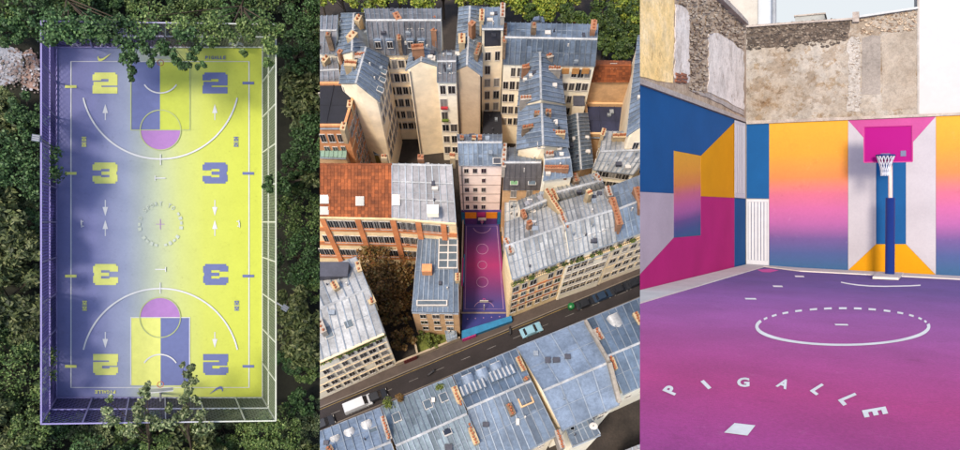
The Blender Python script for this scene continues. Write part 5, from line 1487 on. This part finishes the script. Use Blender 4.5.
# --- buildings beyond and the pale sky over them
wt = thing('rendered_building', 'tall plain white rendered building rising at the end of the old plaster wall', 'building', wb(940, 112, -.1))
slab(wt, wb, [(918.4, 115.8), (1030, 110.6), (1030, -60), (918.4, -60)], white_w, -.03, 'wall', 6)
slab(wt, wb, [(917.2, 116), (919.2, 116), (919.2, -40), (917.2, -40)], P('pale_quoin', s(214, 206, 196), .9), .03, 'quoin_strip', .4)
cb = thing('cream_building', 'cream and white building with a grey drainpipe behind the rubble wall', 'building', wb(752, 26, -9))
slab(cb, wb, [(728, 40), (757.4, 40), (757.4, -60), (728, -60)], P('cream_render', s(226, 218, 204), .9, var=.1), -9, 'wall', 4)
slab(cb, wb, [(757.6, 40), (776, 40), (776, -60), (757.6, -60)], P('bluish_white_render', s(222, 228, 234), .9, var=.05), -9.3, 'wall', .3)
mb = MB(); a, b = wb(774, 40, -8.8), wb(774.4, -40, -8.8); mb.tube([a, b], .16, 10); mb.build('drainpipe', P('pipe_grey', s(190, 194, 200), .7), cb)
hut = thing('roof_parapet', 'low pale roof parapet peeking over the weathered end wall', 'parapet', wb(812, 22, -5))
slab(hut, wb, [(795, 30), (824.5, 28), (824.5, 13.8), (795, 16.4)], P('parapet_grey', s(206, 208, 204), .9), -5, 'parapet_wall', 1.5)
slab(hut, wb, [(794, 16.5), (825.5, 13.8), (825.5, 12.4), (794, 15.1)], cement, -4.9, 'parapet_cap', 1.7)
m, nt, b = newmat('pale_sky')
em = nt.nodes.new('ShaderNodeEmission'); em.inputs[0].default_value = (.79, .84, .88, 1); em.inputs[1].default_value = .40
nt.links.new(em.outputs[0], nt.nodes['Material Output'].inputs[0])
mb = MB(); mb.prism([wb(770, 60, -14), wb(1100, 60, -14), wb(1100, -140, -14), wb(770, -140, -14)], NB * -.5)
tag(mb.build('sky', m), kind='structure')

# --- the hoop
K[0] = .7
hp0 = g3(889.8, 276.6)
def wp(px, py, off=0.0): return hit(px, py, NB, hp0 + NB * off)
hoop = thing('basketball_hoop', 'magenta acrylic basketball hoop on a padded blue pole against the end wall', 'hoop', hp0)
padm = P('blue_pad', s(16, 50, 132, .8), .5, var=.05)
polm = P('pale_pole_paint', s(232, 204, 196), .45, var=.04)
mb = MB(); mb.prism([g3(x, y, .03) for x, y in ((872.5, 278.8), (898.5, 280), (903.5, 274.6), (878, 273.6))], N3 * .12); mb.build('base_plate', kerb, hoop)
mb = MB(); mb.tube([hp0, wp(890.4, 197.8)], .235, 20); mb.build('pole_padding', padm, hoop, smooth=True)
mb = MB(); ptop = wp(890.4, 150); mb.tube([wp(890.4, 199), ptop, wp(890.3, 144) + NB * .9], .11, 14); mb.build('pole', polm, hoop, smooth=True)
m, nt, b = newmat('magenta_acrylic')
b.inputs['Base Color'].default_value = s(212, 0, 156, .58); b.inputs['Roughness'].default_value = .4; b.inputs['Specular IOR Level'].default_value = .04
tr = nt.nodes.new('ShaderNodeBsdfTransparent'); tr.inputs[0].default_value = (.55, .015, .45, 1)
mx = nt.nodes.new('ShaderNodeMixShader'); mx.inputs[0].default_value = .85
nt.links.new(tr.outputs[0], mx.inputs[1]); nt.links.new(b.outputs[0], mx.inputs[2]); nt.links.new(mx.outputs[0], nt.nodes['Material Output'].inputs[0])
BO = 1.0
mb = MB(); mb.prism([wp(864, 162.4, BO), wp(912.4, 161.6, BO), wp(912.4, 125.2, BO), wp(864, 126.6, BO)], NB * .05); bd = mb.build('backboard', m, hoop)
frm = P('magenta_frame', s(205, 0, 140, .7), .6, var=.04)
cs = [(864, 162.4), (912.4, 161.6), (912.4, 125.2), (864, 126.6)]
for i in range(4):
    a, b_ = cs[i], cs[(i + 1) % 4]
    mb = MB(); mb.bar(wp(*a, BO + .08), wp(*b_, BO + .08), .06, .06, NB); mb.build('board_edge', frm, hoop)
rimm = P('dark_blue_rim', s(30, 44, 110), .4, var=.04)
rc = wp(885.5, 155.4, BO + .75)
rr = (wp(895, 155.4, BO + .75) - wp(876, 155.4, BO + .75)).length / 2
mb = MB(); mb.ring(rc, rr, .045, DB, NB, 32, 8); mb.build('rim', rimm, hoop, smooth=True)
mb = MB(); mb.box(rc - NB * (rr + .1), DB * .22, NB * .12, N3 * .14); mb.build('rim_bracket', rimm, hoop)
netm = P('net_cord', s(220, 222, 232), .8)
mb = MB(); lv = [(0, 1.0), (.28, .78), (.55, .58), (.85, .46), (1.1, .42)]
for k in range(14):
    for dirn in (1, -1):
        pts = []
        for i, (dz, sc_) in enumerate(lv):
            a = (k + dirn * i * .5) * math.tau / 14
            pts.append(rc + (DB * math.cos(a) + NB * math.sin(a)) * rr * sc_ - N3 * dz)
        mb.tube(pts, .022, 4)
mb.build('net', netm, hoop)
mb = MB(); mb.prism([wp(900.5, 156.4, BO + .06), wp(906, 156.2, BO + .06), wp(906, 150.6, BO + .06), wp(900.5, 150.8, BO + .06)], NB * .03); mb.build('dark_sticker', rimm, hoop)
CLIP = None
